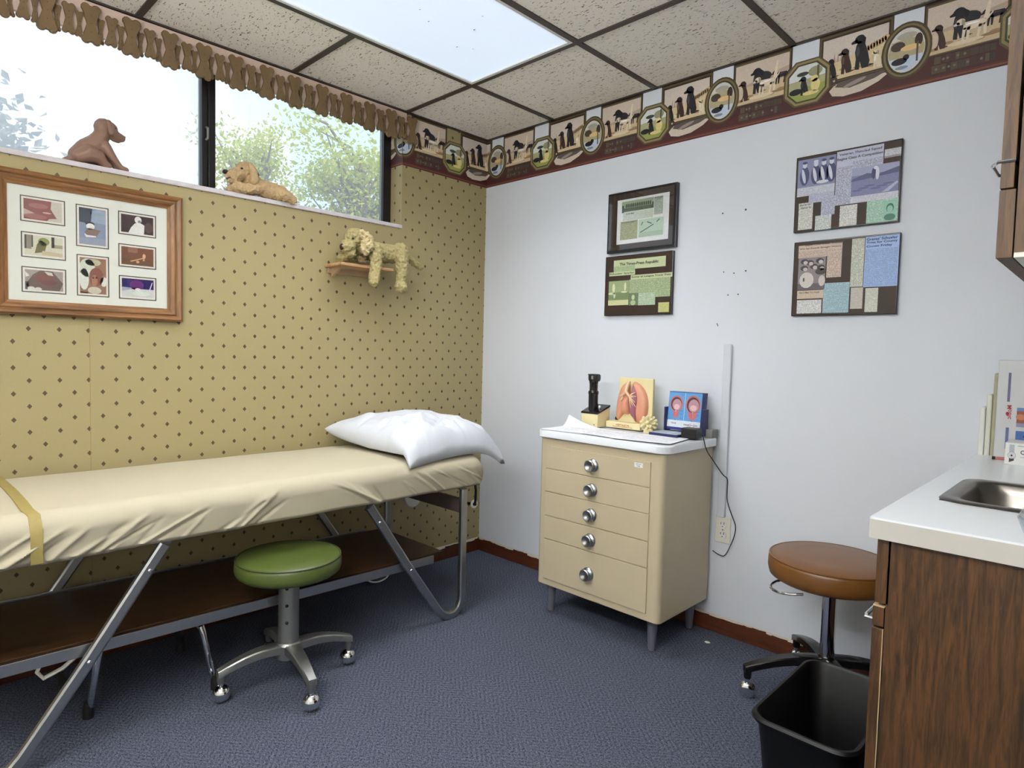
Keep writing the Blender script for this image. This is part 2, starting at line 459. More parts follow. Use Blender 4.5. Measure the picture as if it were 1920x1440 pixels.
# =================================================================== the room
H, XR, YF, WT = 2.38, 2.95, -4.42, .14
W0, W1, WZ0, WZ1 = -2.75, -.59, 1.792, 2.345          # window opening in the left wall
def struct(name, mb, mat, parent=None, **kw):
    o = obj(name, mb, mat, parent, **kw)
    if parent is None: tag(o, kind='structure')
    return o
floor = struct('floor', bx(0, YF, -.05, XR, 0, 0), 'carpet')
wl = MB()
wl.box(-WT, YF, 0, 0, W0, H); wl.box(-WT, W1, 0, 0, .12, H); wl.box(-WT, W0, 0, 0, W1, WZ0); wl.box(-WT, W0, WZ1, 0, W1, H)
wall_left = struct('wall_left', wl, 'wallpaper')
wall_back = struct('wall_back', bx(0, 0, 0, XR+.1, .12, H+.1), 'white_wall')
wall_right = struct('wall_right', bx(XR, YF, 0, XR+.1, 0, H+.1), 'rear_wall')
wall_front = struct('wall_front', bx(-WT, YF-.1, 0, XR+.1, YF, H+.1), 'rear_wall')
# wallpaper seam (lifted paper edge)
sm = MB(); sm.box(0, -1.9528, .08, .0009, -1.9508, 1.79)
obj('wallpaper_seam', sm, plain('seam_line', (150, 126, 84), .7), wall_left)  # strip slightly darker than the paper
# nail holes and a scuff left in the white wall
for i, (a, b, r) in enumerate(((1.452,1.777,.0035),(1.551,1.779,.0042),(1.467,1.532,.0028),(1.512,1.524,.003),(1.562,1.530,.0036),(1.490,1.435,.003),(1.534,1.436,.003))):
    obj('nail_hole', MB().lathe(((r, 0), (r*.5, .0012)), (a, 0, b), 8, '-y'), 'nose', wall_back)
obj('scuff', MB().tube(((1.446,-.0005,1.318),(1.452,-.001,1.305)), .002, 5), 'grey_pl', wall_back)

# ceiling: a solid slab, grid bars and lay-in tiles
ceiling = struct('ceiling', bx(-WT, YF-.1, H+.02, XR+.1, .12, H+.1), 'rear_wall')
GX = [0, .502, 1.109, 1.716, 2.323, XR]
GY = [0, -.573, -1.183, -1.793, -2.403, -3.013, -3.623, -4.233, YF]
LIGHTS = [(1, 1, PANEL_SEEN)]
lit = {(i, j) for i, j0, _ in LIGHTS for j in (j0, j0+1)}
tile_mesh = {}
for i in range(len(GX)-1):
    for j in range(len(GY)-1):
        if (i, j) in lit: continue
        w, d = GX[i+1]-GX[i]-.012, GY[j]-GY[j+1]-.012
        k = (round(w, 3), round(d, 3))
        if k not in tile_mesh:
            me = bx(-w/2, -d/2, 0, w/2, d/2, .016).mesh('ceiling_tile'); me.materials.append(M['tile']); tile_mesh[k] = me
        o = bpy.data.objects.new('ceiling_tile', tile_mesh[k]); COL.objects.link(o); o.parent = ceiling
        o.location = ((GX[i]+GX[i+1])/2, (GY[j]+GY[j+1])/2, H+.002)
bw = .012
for x in GX[1:-1]:
    obj('grid_bar', bx(x-bw, YF, H-.004, x+bw, 0, H+.012), 'dark_trim', ceiling)
for y in GY[1:-1]:
    for a, b, i in [(GX[k]+bw*(k > 0), GX[k+1]-bw, k) for k in range(len(GX)-1)]:
        if any(i == li and GY[lj] > y > GY[lj+2] for li, lj, _ in LIGHTS): continue
        obj('grid_bar', bx(a, y-bw, H-.0035, b, y+bw, H+.012), 'dark_trim', ceiling)
for a in ((0, -.014, H-.004, XR, 0, H+.004), (0, YF, H-.0045, .016, -.014, H+.004)):
    obj('wall_angle', bx(*a), 'dark_trim', ceiling)

def ceiling_light(i, j, strength, label):
    x0, x1, y1, y0 = GX[i]+bw, GX[i+1]-bw, GY[j]-bw, GY[j+2]+bw
    t = thing('ceiling_light', ((x0+x1)/2, (y0+y1)/2, H-.004), label, 'ceiling light')
    r = MB(); e = .014
    for a in ((x0,y0,x1,y0+e),(x0,y1-e,x1,y1),(x0,y0+e,x0+e,y1-e),(x1-e,y0+e,x1,y1-e)): r.box(a[0], a[1], H-.004, a[2], a[3], H+.012)
    obj('frame', r, 'white_pl', t)
    pm = panel_mat('lit_diffuser', strength, srgb(206, 224, 250) if strength < 5 else srgb(255, 246, 232))
    obj('diffuser', bx(x0+e, y0+e, H+.002, x1-e, y1-e, H+.008), pm, t)
    ld = bpy.data.lights.new('prismatic_downlight', 'AREA'); ld.shape = 'RECTANGLE'; ld.size = x1-x0-2*e; ld.size_y = y1-y0-2*e
    ld.energy = PANEL_DOWN; ld.spread = math.radians(124); ld.color = (.97, .985, 1)
    lo = bpy.data.objects.new('tubes', ld); COL.objects.link(lo); lo.parent = t; lo.location = (0, 0, -.004)
    if strength < 5:
        for u, v, s in ((.62,.35,.006),(.48,.52,.005),(.55,.60,.004),(.70,.66,.007),(.36,.30,.005),(.42,.24,.004),(.78,.40,.004)):
            obj('dead_insect', MB().sphere((x0+(x1-x0)*u, y1-(y1-y0)*v*.75, H+.0015), (s, s*.5, .0008), 8, 5), 'grey_pl', t)
ceiling_light(1, 1, PANEL_SEEN, 'dim bluish prismatic ceiling light panel over the treatment table')

def fill_pendant(x0, x1, y0, y1, z0, z1, strength, label):        # unseen fill lamp, added to brighten the walls and ceiling
    t = thing('fill_pendant', ((x0+x1)/2, (y0+y1)/2, z0), label, 'ceiling light')
    obj('lens', MB().loops([[(x, y, z) for y, z in ((y0, z0+.03), (y0+.05, z0), (y1-.05, z0), (y1, z0+.03), (y1-.02, z1), (y0+.02, z1))] for x in (x0+.011, x1-.011)]), panel_mat('fill_pendant_lens', strength, srgb(244, 250, 255)), t)
    obj('fill_uplight', bx(x0+.012, y0+.022, z1+.001, x1-.012, y1-.022, z1+.006), panel_mat('fill_uplight_glow', strength*2.6, srgb(244, 250, 255)), t)  # stronger glowing top, added to lift the ceiling brightness
    for xa, xb in ((x0, x0+.010), (x1-.010, x1)): obj('end_plate', bx(xa, y0, z0-.004, xb, y1, z1+.004), 'white_pl', t)
    for x in (x0+.2, x1-.2): obj('hanger', MB().tube(((x, y0/2+y1/2, z1), (x, y0/2+y1/2, H)), .004, 6), 'chrome', t)
fill_pendant(1.0, 2.80, -2.92, -2.70, 1.90, 2.06, FILL_REAR, 'unseen fill light added behind the camera')

# ---------------------------------------------------------------- baseboards
bbl = struct('baseboard_left', bx(0, YF, 0, .011, 0, .0735), 'base_brown', bevel=.002)
bbb = struct('baseboard_back', bx(.011, -.011, 0, 2.4, 0, .0735), 'base_brown', bevel=.002)
def ragged(axis, a, b, parent):
    mb = MB(); s = a; rnd = random.Random(3)
    while s < b:
        e = min(b, s+rnd.uniform(.02, .09)); lo = .0735-rnd.uniform(.001, .012)
        pts = [(s, .0795), (s, lo+rnd.uniform(0, .003)), ((s+e)/2, lo), (e, lo+rnd.uniform(0, .004)), (e, .0795)]
        if axis == 'x': mb.loops([[(p, -.0105, z) for p, z in pts], [(p, -.0122, z) for p, z in pts]])
        else: mb.loops([[(.0105, p, z) for p, z in pts], [(.0122, p, z) for p, z in pts]])
        s = e
    obj('paint_edge', mb, 'chip', parent)
ragged('x', .015, 1.86, bbb); ragged('y', -.55, -.02, bbl)

# ---------------------------------------------------------------- window
win = thing('window_1', (-.07, (W0+W1)/2, WZ0), None, None, kind='structure')
fr = MB(); X0, X1 = -.135, -.098; Z0, Z1 = WZ0+.02, WZ1
fr.box(X0, W1-.046, Z0, X1, W1, Z1); fr.box(X0, W0, Z0, X1, W0+.046, Z1)
fr.box(X0, W0+.046, Z0, X1, W1-.046, Z0+.022); fr.box(X0, W0+.046, Z1-.03, X1, W1-.046, Z1)
obj('window_frame', fr, 'bronze', win)
mu = MB(); mu.box(X0, -1.531, Z0+.022, X1+.006, -1.508, Z1-.03); mu.box(X0, -1.506, Z0+.022, X1+.012, -1.478, Z1-.03)
mul = obj('mullion', mu, 'bronze', win, bevel=.002)
obj('latch', MB().tube(((-.09,-1.514,2.075),(-.078,-1.512,2.07),(-.078,-1.512,2.03),(-.09,-1.514,2.025)), .005, 8), 'grey_pl', mul, smooth=True)
obj('pane', bx(-.120, W0+.046, Z0+.022, -.117, -1.531, Z1-.03), 'glass_hazy', win)
obj('pane', bx(-.116, -1.478, Z0+.022, -.113, W1-.046, Z1-.03), 'glass_mid', win)
obj('window_sill', bx(-.098, W0, WZ0, .008, W1, WZ0+.018), 'marble', win, bevel=.002)

# ---------------------------------------------------------------- hunting-dog wallpaper border
PER = .671
DK, OL, GO = (58, 40, 32), (92, 80, 52), (120, 106, 70)
def bd(z): return z
def motifs():
    out = []
    def dog(p, u, v, s, c, sit=True, l=4):
        hi = tuple(min(255, int(k*1.5+14)) for k in c)
        def P(pts, cc=c, ll=l): p.poly([(u+x*s, v+y*s) for x, y in pts], cc, ll)
        if sit:
            P([(-.22,.45),(-.28,.1),(-.22,-.3),(-.26,-.9),(-.02,-.95),(0,-.5),(.12,-.92),(.45,-.92),(.52,-.6),(.42,-.1),(.3,.3),(.2,.6),(-.1,.7)])
            p.ell(u-.04*s, v+.78*s, .27*s, .25*s, c, l); P([(-.2,.86),(-.5,.70),(-.48,.58),(-.1,.58)]); P([(.05,.95),(.28,.8),(.25,.42),(.1,.5)], tuple(int(k*.7) for k in c), l+.2)
            p.ell(u-.12*s, v+.1*s, .09*s, .3*s, hi, l+.2); P([(.45,-.9),(.85,-.82),(.5,-.75)])
        else:
            P([(-.62,.35),(-.2,.34),(.5,.30),(.68,.1),(.55,-.15),(.2,-.2),(-.3,-.22),(-.62,-.1)])
            for x0, x1 in ((-.55,-.62),(-.32,-.34),(.34,.22),(.58,.62)): P([(x0-.1,0),(x0+.1,0),(x1+.06,-.85),(x1-.08,-.85)])
            p.ell(u-.78*s, v+.45*s, .26*s, .22*s, c, l); P([(-.9,.5),(-1.2,.36),(-1.15,.24),(-.8,.28)]); P([(-.72,.62),(-.52,.5),(-.55,.15),(-.72,.3)], tuple(int(k*.7) for k in c), l+.2)
            P([(.6,.22),(.98,.62),(1.02,.56),(.66,.08)]); p.ell(u-.1*s, v+.18*s, .4*s, .06*s, hi, l+.2)
    # framed panel with four dogs
    p = Print(); a, b, z0, z1 = .048, .285, 2.196, 2.3775
    p.rect(a, z0, b, z1, DK, 1); p.rect(a+.006, z0+.005, b-.006, z1-.008, OL, 2); p.rect(a+.011, z0+.009, b-.011, z1-.015, (206, 190, 176), 3)
    p.rect(a+.011, z0+.009, b-.011, z0+.075, (204, 182, 148), 3.4); p.poly([(a+.011, z0+.075), (b-.011, z0+.118), (b-.011, z0+.075)], (182, 162, 146), 3.4)
    for k in range(9): p.ell(a+.03+.021*k, z0+.024+.006*(k % 3), .016, .005, (206, 186, 150) if k % 2 else (162, 134, 98), 3.6)
    dog(p, a+.045, z0+.060, .042, (66, 40, 34), l=4.6); p.ell(a+.036, z0+.055, .009, .026, (206, 188, 170), 5)
    p.ell(a+.125, z0+.098, .034, .022, (44, 40, 44), 3.9); dog(p, a+.098, z0+.086, .05, (34, 31, 36), l=4); p.ell(a+.100, z0+.125, .017, .015, (30, 27, 32), 4.4); p.poly([(a+.112,z0+.134),(a+.128,z0+.12),(a+.122,z0+.10),(a+.112,z0+.11)], (22,20,24), 4.5)
    dog(p, a+.142, z0+.070, .048, (226, 210, 188), False, 4.8); p.poly([(a+.165,z0+.085),(a+.178,z0+.148),(a+.184,z0+.148),(a+.180,z0+.08)], (226,210,188), 4.7)
    dog(p, a+.200, z0+.086, .036, (40, 30, 36), False, 4.4); p.ell(a+.12, z0+.026, .05, .007, (224, 208, 180), 4.9); p.ell(a+.19, z0+.03, .03, .005, (150, 120, 90), 4.9)
    out.append(('picture_panel', p))
    # framed panel with a tall seated black dog
    p = Print(); a, b = .383, .629
    p.rect(a, z0, b, z1, DK, 1); p.rect(a+.003, z0+.004, b-.003, z1-.004, OL, 2); p.rect(a+.009, z0+.008, b-.009, z1-.011, DK, 2.4); p.rect(a+.015, z0+.012, b-.015, z1-.019, (208, 196, 186), 3)
    p.poly([(a+.015, z0+.012), (b-.015, z0+.012), (b-.015, z0+.098), (a+.015, z0+.075)], (212, 190, 152), 3.4)
    for k in range(10): p.ell(b-.10+.009*k, z0+.085+.003*k, .008, .012, (206, 172, 132) if k % 2 else (186, 160, 128), 3.5)
    for k in range(5): p.poly([(a+.05+.012*k, z0+.075), (a+.056+.012*k, z0+.112-.006*(k % 2)), (a+.060+.012*k, z0+.075)], (170, 150, 132), 3.5)
    for k in range(8): p.ell(a+.045+.023*k, z0+.03+.007*(k % 3), .018, .005, (220, 200, 160) if k % 2 else (172, 144, 104), 3.6)
    dog(p, a+.142, z0+.085, .062, (34, 32, 38)); dog(p, a+.092, z0+.068, .046, (60, 40, 36), l=4.6); dog(p, a+.046, z0+.054, .036, (30, 28, 34), l=4.8); dog(p, a+.195, z0+.048, .032, (224, 208, 182), l=4.8)
    out.append(('picture_panel', p))
    # oval medallion
    p = Print(); c = 2.245
    p.ell(0, c, .0765, .095, (74, 64, 42), 5, 28); p.ell(0, c, .070, .088, GO, 5.3, 28); p.ell(0, c, .063, .081, (62, 52, 34), 5.6, 28); p.ell(0, c, .056, .074, (206, 204, 200), 6, 28)
    p.poly([(-.05,c-.025),(.05,c-.025),(.055,c),(.045,c+.035),(0,c+.04),(-.045,c+.035),(-.055,c)], (176, 164, 130), 6.4)
    p.ell(-.026, c+.018, .022, .016, (70, 58, 50), 6.8); p.ell(.012, c+.006, .03, .010, (222, 190, 134), 6.9); p.ell(.036, c+.026, .012, .022, (62, 42, 34), 6.8); p.ell(0, c+.048, .03, .012, (168, 164, 150), 6.6)
    p.poly([(-.046,c-.042),(0,c-.072),(.046,c-.042),(.05,c-.022),(-.05,c-.022)], (192, 206, 226), 6.5); p.ell(-.02, c-.034, .024, .012, (38, 34, 40), 7); p.ell(.0, c-.024, .01, .01, (38, 34, 40), 7); p.ell(-.012, c-.056, .02, .006, (130, 140, 150), 7)
    p.rect(.030, c-.045, .036, c+.02, (88, 78, 70), 7)
    out.append(('oval_medallion', p))
    # octagon medallion
    p = Print(); u, c = .343, 2.2265
    def octa(w, h, k, col, l): p.poly([(u-w+k,c-h),(u+w-k,c-h),(u+w,c-h+k),(u+w,c+h-k),(u+w-k,c+h),(u-w+k,c+h),(u-w,c+h-k),(u-w,c-h+k)], col, l)
    octa(.0855,.085,.042,(88,78,52),5); octa(.080,.0795,.04,(142,128,88),5.3); octa(.072,.0715,.036,(70,62,42),5.6); octa(.066,.0655,.034,(214,218,216),6)
    p.poly([(u-.066,c-.03),(u+.066,c-.03),(u+.066,c+.016),(u-.066,c+.010)], (170,168,128), 6.3); p.poly([(u-.066,c-.033),(u-.034,c-.0655),(u+.034,c-.0655),(u+.066,c-.033),(u+.066,c-.012),(u-.066,c-.02)], (150,156,84), 6.5)
    p.ell(u-.016, c+.034, .022, .008, (60,62,60), 6.6); p.rect(u+.036, c-.02, u+.044, c+.055, (96,84,60), 6.6); p.ell(u+.03, c+.035, .026, .018, (150,150,120), 6.4)
    dog(p, u-.012, c-.012, .036, (28,26,32), l=7); p.ell(u-.04, c-.028, .024, .012, (30,28,36), 7); p.ell(u+.032, c-.016, .017, .024, (222,206,142), 7.2); p.ell(u+.028, c+.008, .014, .012, (222,206,142), 7.2); p.ell(u+.016, c-.042, .03, .008, (222,206,142), 7.2)
    out.append(('octagon_medallion', p))
    # rows of old books
    p = Print(); rnd = random.Random(5)
    for r, (za, zb) in enumerate(((2.171, 2.195), (2.141, 2.167))):
        s = .084 - .006*r
        while s < .238:
            w = rnd.choice((.012, .016, .020, .026)); c = rnd.choice(((62,50,46),(72,60,52),(80,72,58),(70,48,46),(54,46,50),(88,76,60)))
            p.rect(s, za, s+w-.0015, zb-rnd.uniform(0, .003), c, 4)
            if rnd.random() < .5: p.ell(s+w/2, (za+zb)/2, .004, .004, (120,104,84), 5)
            s += w
    out.append(('book_row', p))
    # duck decoy
    p = Print(); a = .425
    p.poly([(a,2.170),(a+.012,2.150),(a+.05,2.1405),(a+.11,2.144),(a+.165,2.164),(a+.20,2.188),(a+.16,2.188),(a+.10,2.186),(a+.05,2.194),(a+.02,2.190)], (206,192,178), 4)
    p.poly([(a+.02,2.180),(a+.07,2.166),(a+.15,2.178),(a+.215,2.203),(a+.15,2.196),(a+.08,2.198),(a+.03,2.194)], (92,80,76), 4.4)
    p.ell(a+.085, 2.181, .04, .007, (150,136,126), 4.7, rot=.25); p.ell(a+.01, 2.206, .018, .016, (70,52,44), 4.8); p.rect(a+.0, 2.186, a+.022, 2.2, (84,62,52), 4.6); p.poly([(a-.008,2.205),(a-.04,2.202),(a-.008,2.197)], (56,48,42), 4.9); p.ell(a+.016, 2.204, .004, .004, (206,192,170), 5)
    out.append(('duck_decoy', p))
    return out
MOT = motifs()
segs = [('trim_1', 0.0, XR-.01, lambda s, z, l: (s, -.0006-.00028*l, z)),
        ('trim_2', W1, 0.0, lambda s, z, l: (.0006+.00028*l, s, z)),
        ('trim_3', W1-.098, W1, lambda s, z, l: (s-W1, W1-.0006-.00028*l, z))]
for nm, a, b, fn in segs:
    p = Print(); p.rect(a, 2.114, b, 2.200, (74, 36, 34), 0); p.rect(a, 2.114, b, 2.1175, (58, 38, 32), .6); p.rect(a, 2.1195, b, 2.126, (124, 66, 54), .6); p.rect(a, 2.1285, b, 2.1305, (98, 56, 44), .6)
    t = p.emit(nm, fn, None, 'print'); t['kind'] = 'structure'
    for k in range(-5, 5):
        off = .085 + PER*k
        for mn, pr in MOT:
            q = Print(); q.F = [([(u+off, v) for u, v in pts], c, l) for pts, c, l in pr.F]
            us = [u for pts, _, _ in q.F for u, v in pts]
            if max(us) <= a or min(us) >= min(b, 2.75): continue
            q.emit(mn, fn, t, 'print', clip=(a, b))

# =================================================================== treatment table
BX0, BX1, BY0, BY1 = .025, .655, -2.49, -.578
def sqtube(P, hx, hw, r=.35):
    # bent bar in a plane x = const: half thickness hx across, half width hw in the plane
    P = [Vector(p) for p in P]; rings = []
    for i, p in enumerate(P):
        t = (P[min(i+1, len(P)-1)]-P[max(i-1, 0)]).normalized(); n_ = Vector((0, -t.z, t.y))
        q = [(1-r, 1), (1, 1-r), (1, -1+r), (1-r, -1), (-1+r, -1), (-1, -1+r), (-1, 1-r), (-1+r, 1)]
        rings.append([p+Vector((a*hx, 0, 0))+n_*b*hw for a, b in q])
    return MB().loops(rings)
def treatment_table():
    t = thing('treatment_table', (.34, -1.535, 0), 'long folding treatment table with a cream fitted sheet against the papered wall', 'table')
    # mattress under a fitted sheet: cross-section swept along y
    rings = []; NY = 420
    fr_ = random.Random(17); FOLDS = []
    for k in range(46):
        yy = fr_.uniform(-2.42, -.62); s_ = (-1 if yy < -1.42 else 1)*fr_.uniform(.7, 2.2)
        FOLDS.append((yy, s_, fr_.uniform(.006, .016), fr_.uniform(.004, .011)*(1 if fr_.random() < .6 else -.7), fr_.uniform(.64, .70)))
    prof = []                                  # (x, z) around the section, starting under the back edge
    ZB, ZT, r = .574, .716, .05
    w = BX1-BX0
    for k in range(6): a = math.radians(180+90*(1-k/5)); prof.append((BX0+.03+.03*math.cos(a)*1.0, ZB+.03+.03*math.sin(a)))
    prof = [(BX0+.04, ZB), (BX0, ZB+.03)]
    for k in range(7): a = math.radians(180-90*k/6); prof.append((BX0+r+r*math.cos(a), ZT-r+r*math.sin(a)))
    for k in range(1, 12): prof.append((BX0+r+(w-2*r)*k/12, ZT+.008*math.sin(math.pi*k/12)))
    for k in range(17): a = math.radians(90-90*k/16); prof.append((BX1-r*1.15+r*1.15*math.cos(a), ZT-r*1.15+r*1.15*math.sin(a)))
    for k in range(1, 23): prof.append((BX1-.0003*k, ZT-r*1.15-(ZT-r*1.15-ZB-.012)*k/22))
    prof += [(BX1-.02, ZB), (BX1-.06, ZB+.004)]
    cx, cz = (BX0+BX1)/2, .64
    for j in range(NY+1):
        y = BY0+(BY1-BY0)*j/NY
        d = min(y-BY0, BY1-y); k = 1.0
        if d < .06: k = math.sqrt(max(0, 1-((.06-d)/.06)**2))
        sx = 1-.05*(1-k)
        ring = []
        for x, z in prof:
            zz = ZB+.012+(z-ZB-.012)*(.35+.65*k) if z > ZB+.012 else z
            xx = cx+(x-cx)*(1-.06*(1-k))
            side = max(0, (x-(BX1-.07))/.07); low = max(0, min(1, (ZT-z)/.05))
            n2 = noise.noise((y*7, z*9, 4.2)); fold = 0
            for y0_, sh, wd, am, z1_ in FOLDS:
                dd = y-(y0_+sh*(ZT-z))
                if abs(dd) < 4*wd: fold += am*math.exp(-(dd/wd)**2)*max(0, min(1, (z1_-z)/.03))
            xx += side*low*(fold+.004*n2)
            zz += (1-side)*.002*noise.noise((x*6, y*5, 2)) + side*.004*noise.noise((y*5, 3, 3))*low
            ring.append((xx, y, zz))
        rings.append(ring)
    mt = MB(); mt.loops(rings)
    mattress = obj('mattress', mt, 'sheet', t, smooth=True, angle=70)
    # elastic band round the far end
    pts = [(.03,.718),(.15,.722),(.34,.7262),(.52,.7235),(.598,.719),(.63,.709),(.652,.688),(.6625,.66),(.664,.62),(.664,.588)]
    bd_ = MB(); bd_.loops([[(x, -2.216+.0135*s+(-.010 if x < .6 else 0), z+.0016) if i == 0 else (x-.001, -2.216+.0135*s+(-.010 if x < .6 else 0), z-.0035) for i, s in ((0,-1),(0,1),(1,1),(1,-1))] for x, z in pts])
    obj('elastic_band', bd_, 'band', t, smooth=True, angle=60)
    # bed frame under the mattress
    fm = MB()
    for x in (.10, .55): fm.box(x, BY0+.06, .562, x+.03, BY1-.06, .580)
    for y in (-2.39, -1.9, -1.17, -.70): fm.box(.05, y, .562, .62, y+.025, .578)
    obj('bed_frame', fm, 'alu_dull', t)
    obj('end_crossbar', bx(.07, -.672, .447, .618, -.652, .512), plain('grey_brown_steel', (92, 82, 76), .5), t, bevel=.003)
    # folding legs: bent tube, upright post + curved foot + diagonal
    path = [(-.688,.566),(-.688,.30),(-.688,.10),(-.692,.064),(-.705,.036),(-.728,.018),(-.755,.014),(-.782,.021),(-.803,.036),(-.823,.058),(-.973,.269),(-1.172,.566)]
    for side, x in (('near', .630), ('far', .055)):
        for mir in (0, 1):
            P = [(x, (-3.07-y if mir else y), z) for y, z in path]
            lg = obj('leg', sqtube(P, .012, .0165), 'alu', t, smooth=True, angle=35)
            for y, z in ((-1.129,.496),(-.973,.269)):
                yy = -3.07-y if mir else y
                obj('screw', MB().sphere((x+.012, yy, z), (.004, .007, .007), 10, 6), 'chrome', lg, smooth=True)
    # lower shelf and its rails
    def tz(y): return (-.83-y)*.0145                       # the shelf rises slightly towards the foot end
    def slab(x0, x1, y0, y1, z0, z1): return MB().loops([[(x0, y, z0+tz(y)), (x1, y, z0+tz(y)), (x1, y, z1+tz(y)), (x0, y, z1+tz(y))] for y in (y0, y1)])
    obj('shelf', slab(.085, .560, -2.34, -.742, .264, .284), 'walnut_shelf', t, bevel=.002)
    for x in (.600, .074):
        s = 1 if x > .3 else -1
        r_ = slab(x-.003, x+.003, -2.31, -.826, .256, .290); r2 = slab(min(x-s*.003, x-s*.03), max(x-s*.003, x-s*.03), -2.31, -.826, .256, .262)
        me = r2.mesh('tmp'); r_.bm.from_mesh(me); bpy.data.meshes.remove(me)
        obj('shelf_rail', r_, 'alu', t, bevel=.001)
    for y in (-.98, -2.11): obj('shelf_bracket', bx(.078, y-.012, .254+tz(y), .60, y+.012, .263+tz(y)), 'alu_dull', t)
    obj('latch_brace', MB().tube(((.53,-2.19,.262),(.53,-2.20,.235),(.53,-2.185,.212),(.53,-2.14,.226),(.53,-2.09,.262)), .009, 8, flat=(1,.6)), 'ivory_pl', t, smooth=True)
    return t
treatment_table()

# paper-roll holder hanging under the head end
ph = thing('paper_roll_holder', (.34, -.585, .46), 'white-capped paper roll spindle hanging under the pillow end of the table', 'roll holder')
obj('spindle', MB().tube(((.075,-.592,.428),(.38,-.588,.452),(.600,-.585,.475)), .007, 8), 'rubber', ph, smooth=True)
obj('end_disc', MB().lathe(((.001,0),(.052,.001),(.054,.004),(.050,.008),(.001,.009)), (.135,-.592,.428), 24, 'x', cap=False), 'white_pl', ph, smooth=True)
obj('end_disc', MB().lathe(((.011,0),(.019,.0),(.021,.004),(.019,.008),(.011,.008),(.011,0)), (.585,-.585,.475), 20, 'x', cap=False), 'white_pl', ph, smooth=True)
obj('hanger', MB().tube(((.595,-.585,.470),(.597,-.583,.505),(.596,-.582,.54),(.59,-.582,.566)), .006, 8), 'black_pl', ph, smooth=True)

# pillow, draped over the head end
def pillow():
    mb = MB(); NU, NV = 120, 100
    c = Vector((.342, -.742, 0)); ux, uy = Vector((.997, .05, 0)), Vector((-.02, .999, 0))
    top_, bot = [], []
    CR = [((.95,-.9),(.05,-.35),.05,-.016),((.95,-.75),(.1,.05),.06,.012),((.9,-.5),(.25,.35),.045,-.014),((.95,-.2),(.4,.6),.05,.010),((.97,.2),(.3,.2),.045,-.013),((.95,.6),(.35,.35),.05,-.012),((.2,-.95),(-.1,-.3),.045,-.012),((-.3,-.95),(-.45,-.35),.05,-.010),((.55,-.98),(.3,-.4),.04,.010),((-.9,-.6),(-.3,-.2),.05,-.008),((.6,.9),(.1,.5),.05,-.010),((.75,-.1),(.45,-.55),.04,-.012)]
    for i in range(NU+1):
        ra, rb = [], []
        u = -1+2*i/NU
        for j in range(NV+1):
            v = -1+2*j/NV
            pinch = 1-.07*(1-abs(u)**3)*abs(v)**2-.07*(1-abs(v)**3)*abs(u)**2
            pu = u*.312*(1-.04*(1-abs(v)**2.0)*abs(u)); pv = v*.278*(1-.05*(1-abs(u)**2.0)*abs(v))
            p = c+ux*pu+uy*pv
            e = max(0, (1-abs(u)**3.4))**.40*max(0, (1-abs(v)**3.0))**.42
            th = .134*e*(1+.10*math.exp(-((u+.25)**2+(v-.1)**2)/.3))
            crease = .013*e*math.sin(9*u-8*v+5*noise.noise((u*1.5, v*1.5, .3)))*max(0, .2+u*.7)
            crease += .014*e**.5*noise.noise((u*3.0, v*3.2, 5)) + .016*e**.4*(.35-abs(noise.noise((u*2.2+v*1.6, v*3.4-u*1.2, 2)))**.7)*(.55+.45*u)
            for (au, av), (bu, bv), wd, am in CR:
                dx_, dy_ = bu-au, bv-av; L2 = dx_*dx_+dy_*dy_; tt = max(0, min(1, ((u-au)*dx_+(v-av)*dy_)/L2))
                d2 = (u-au-tt*dx_)**2+(v-av-tt*dy_)**2; crease += am*math.exp(-d2/wd**2)*math.sin(math.pi*(.08+.84*tt))*e**.4
            # the bed surface below: flat top, then falls away over the near edge and the end
            g = .724
            ox = max(0, p.x-.600); oy = max(0, p.y+.61)
            g -= 1.2*ox*ox/.06*.9 if ox < .05 else .045+.9*(ox-.05)
            g -= min(.055, oy*oy*2.2+oy*.12)
            lift = .052*(1-e)*max(0, -u)*1.0+.012*(1-e)
            ra.append((p.x, p.y, g+.014+lift*.9+th+crease)); rb.append((p.x, p.y, g+.003+lift*.9+.012*(1-e)))
        top_.append(ra); bot.append(rb)
    for i in range(NU+1):
        for j in (0, NV):
            bot[i][j] = top_[i][j]
    for j in range(NV+1):
        for i in (0, NU):
            bot[i][j] = top_[i][j]
    mb.grid(top_); mb.grid(bot)
    bmesh.ops.remove_doubles(mb.bm, verts=mb.bm.verts, dist=1e-5)
    o = top('pillow', mb, 'pillow', 'plump white pillow lying across the head of the treatment table', 'pillow', (.335, -.735, .727), smooth=True, angle=180)
    return o
pillow()

# low step stool pushed under the table
fs = thing('step_stool', (.33, -1.885, 0), 'low step stool with bent chrome legs hidden beneath the treatment table', 'step stool')
obj('tread', bx(.14, -2.06, .226, .50, -1.71, .246), 'black_pl', fs, bevel=.008)
for xa, ya, xb, yb in ((.427,-2.057,.452,-2.03),(.52,-1.706,.485,-1.74),(.14,-2.07,.19,-2.03),(.16,-1.70,.19,-1.74)):
    lg = obj('leg', MB().tube(((xa,ya,.0),(xa+(xb-xa)*.86,ya+(yb-ya)*.86,.19),(xb,yb,.212),(xb-.03*(1 if xb > .3 else -1),yb+.01*(1 if yb < -1.9 else -1),.224)), .0105, 10), 'chrome', fs, smooth=True)
    obj('rubber_foot', MB().lathe(((.016,0),(.016,.03),(.012,.05)), (xa,ya,0), 14), 'rubber', lg, smooth=True)

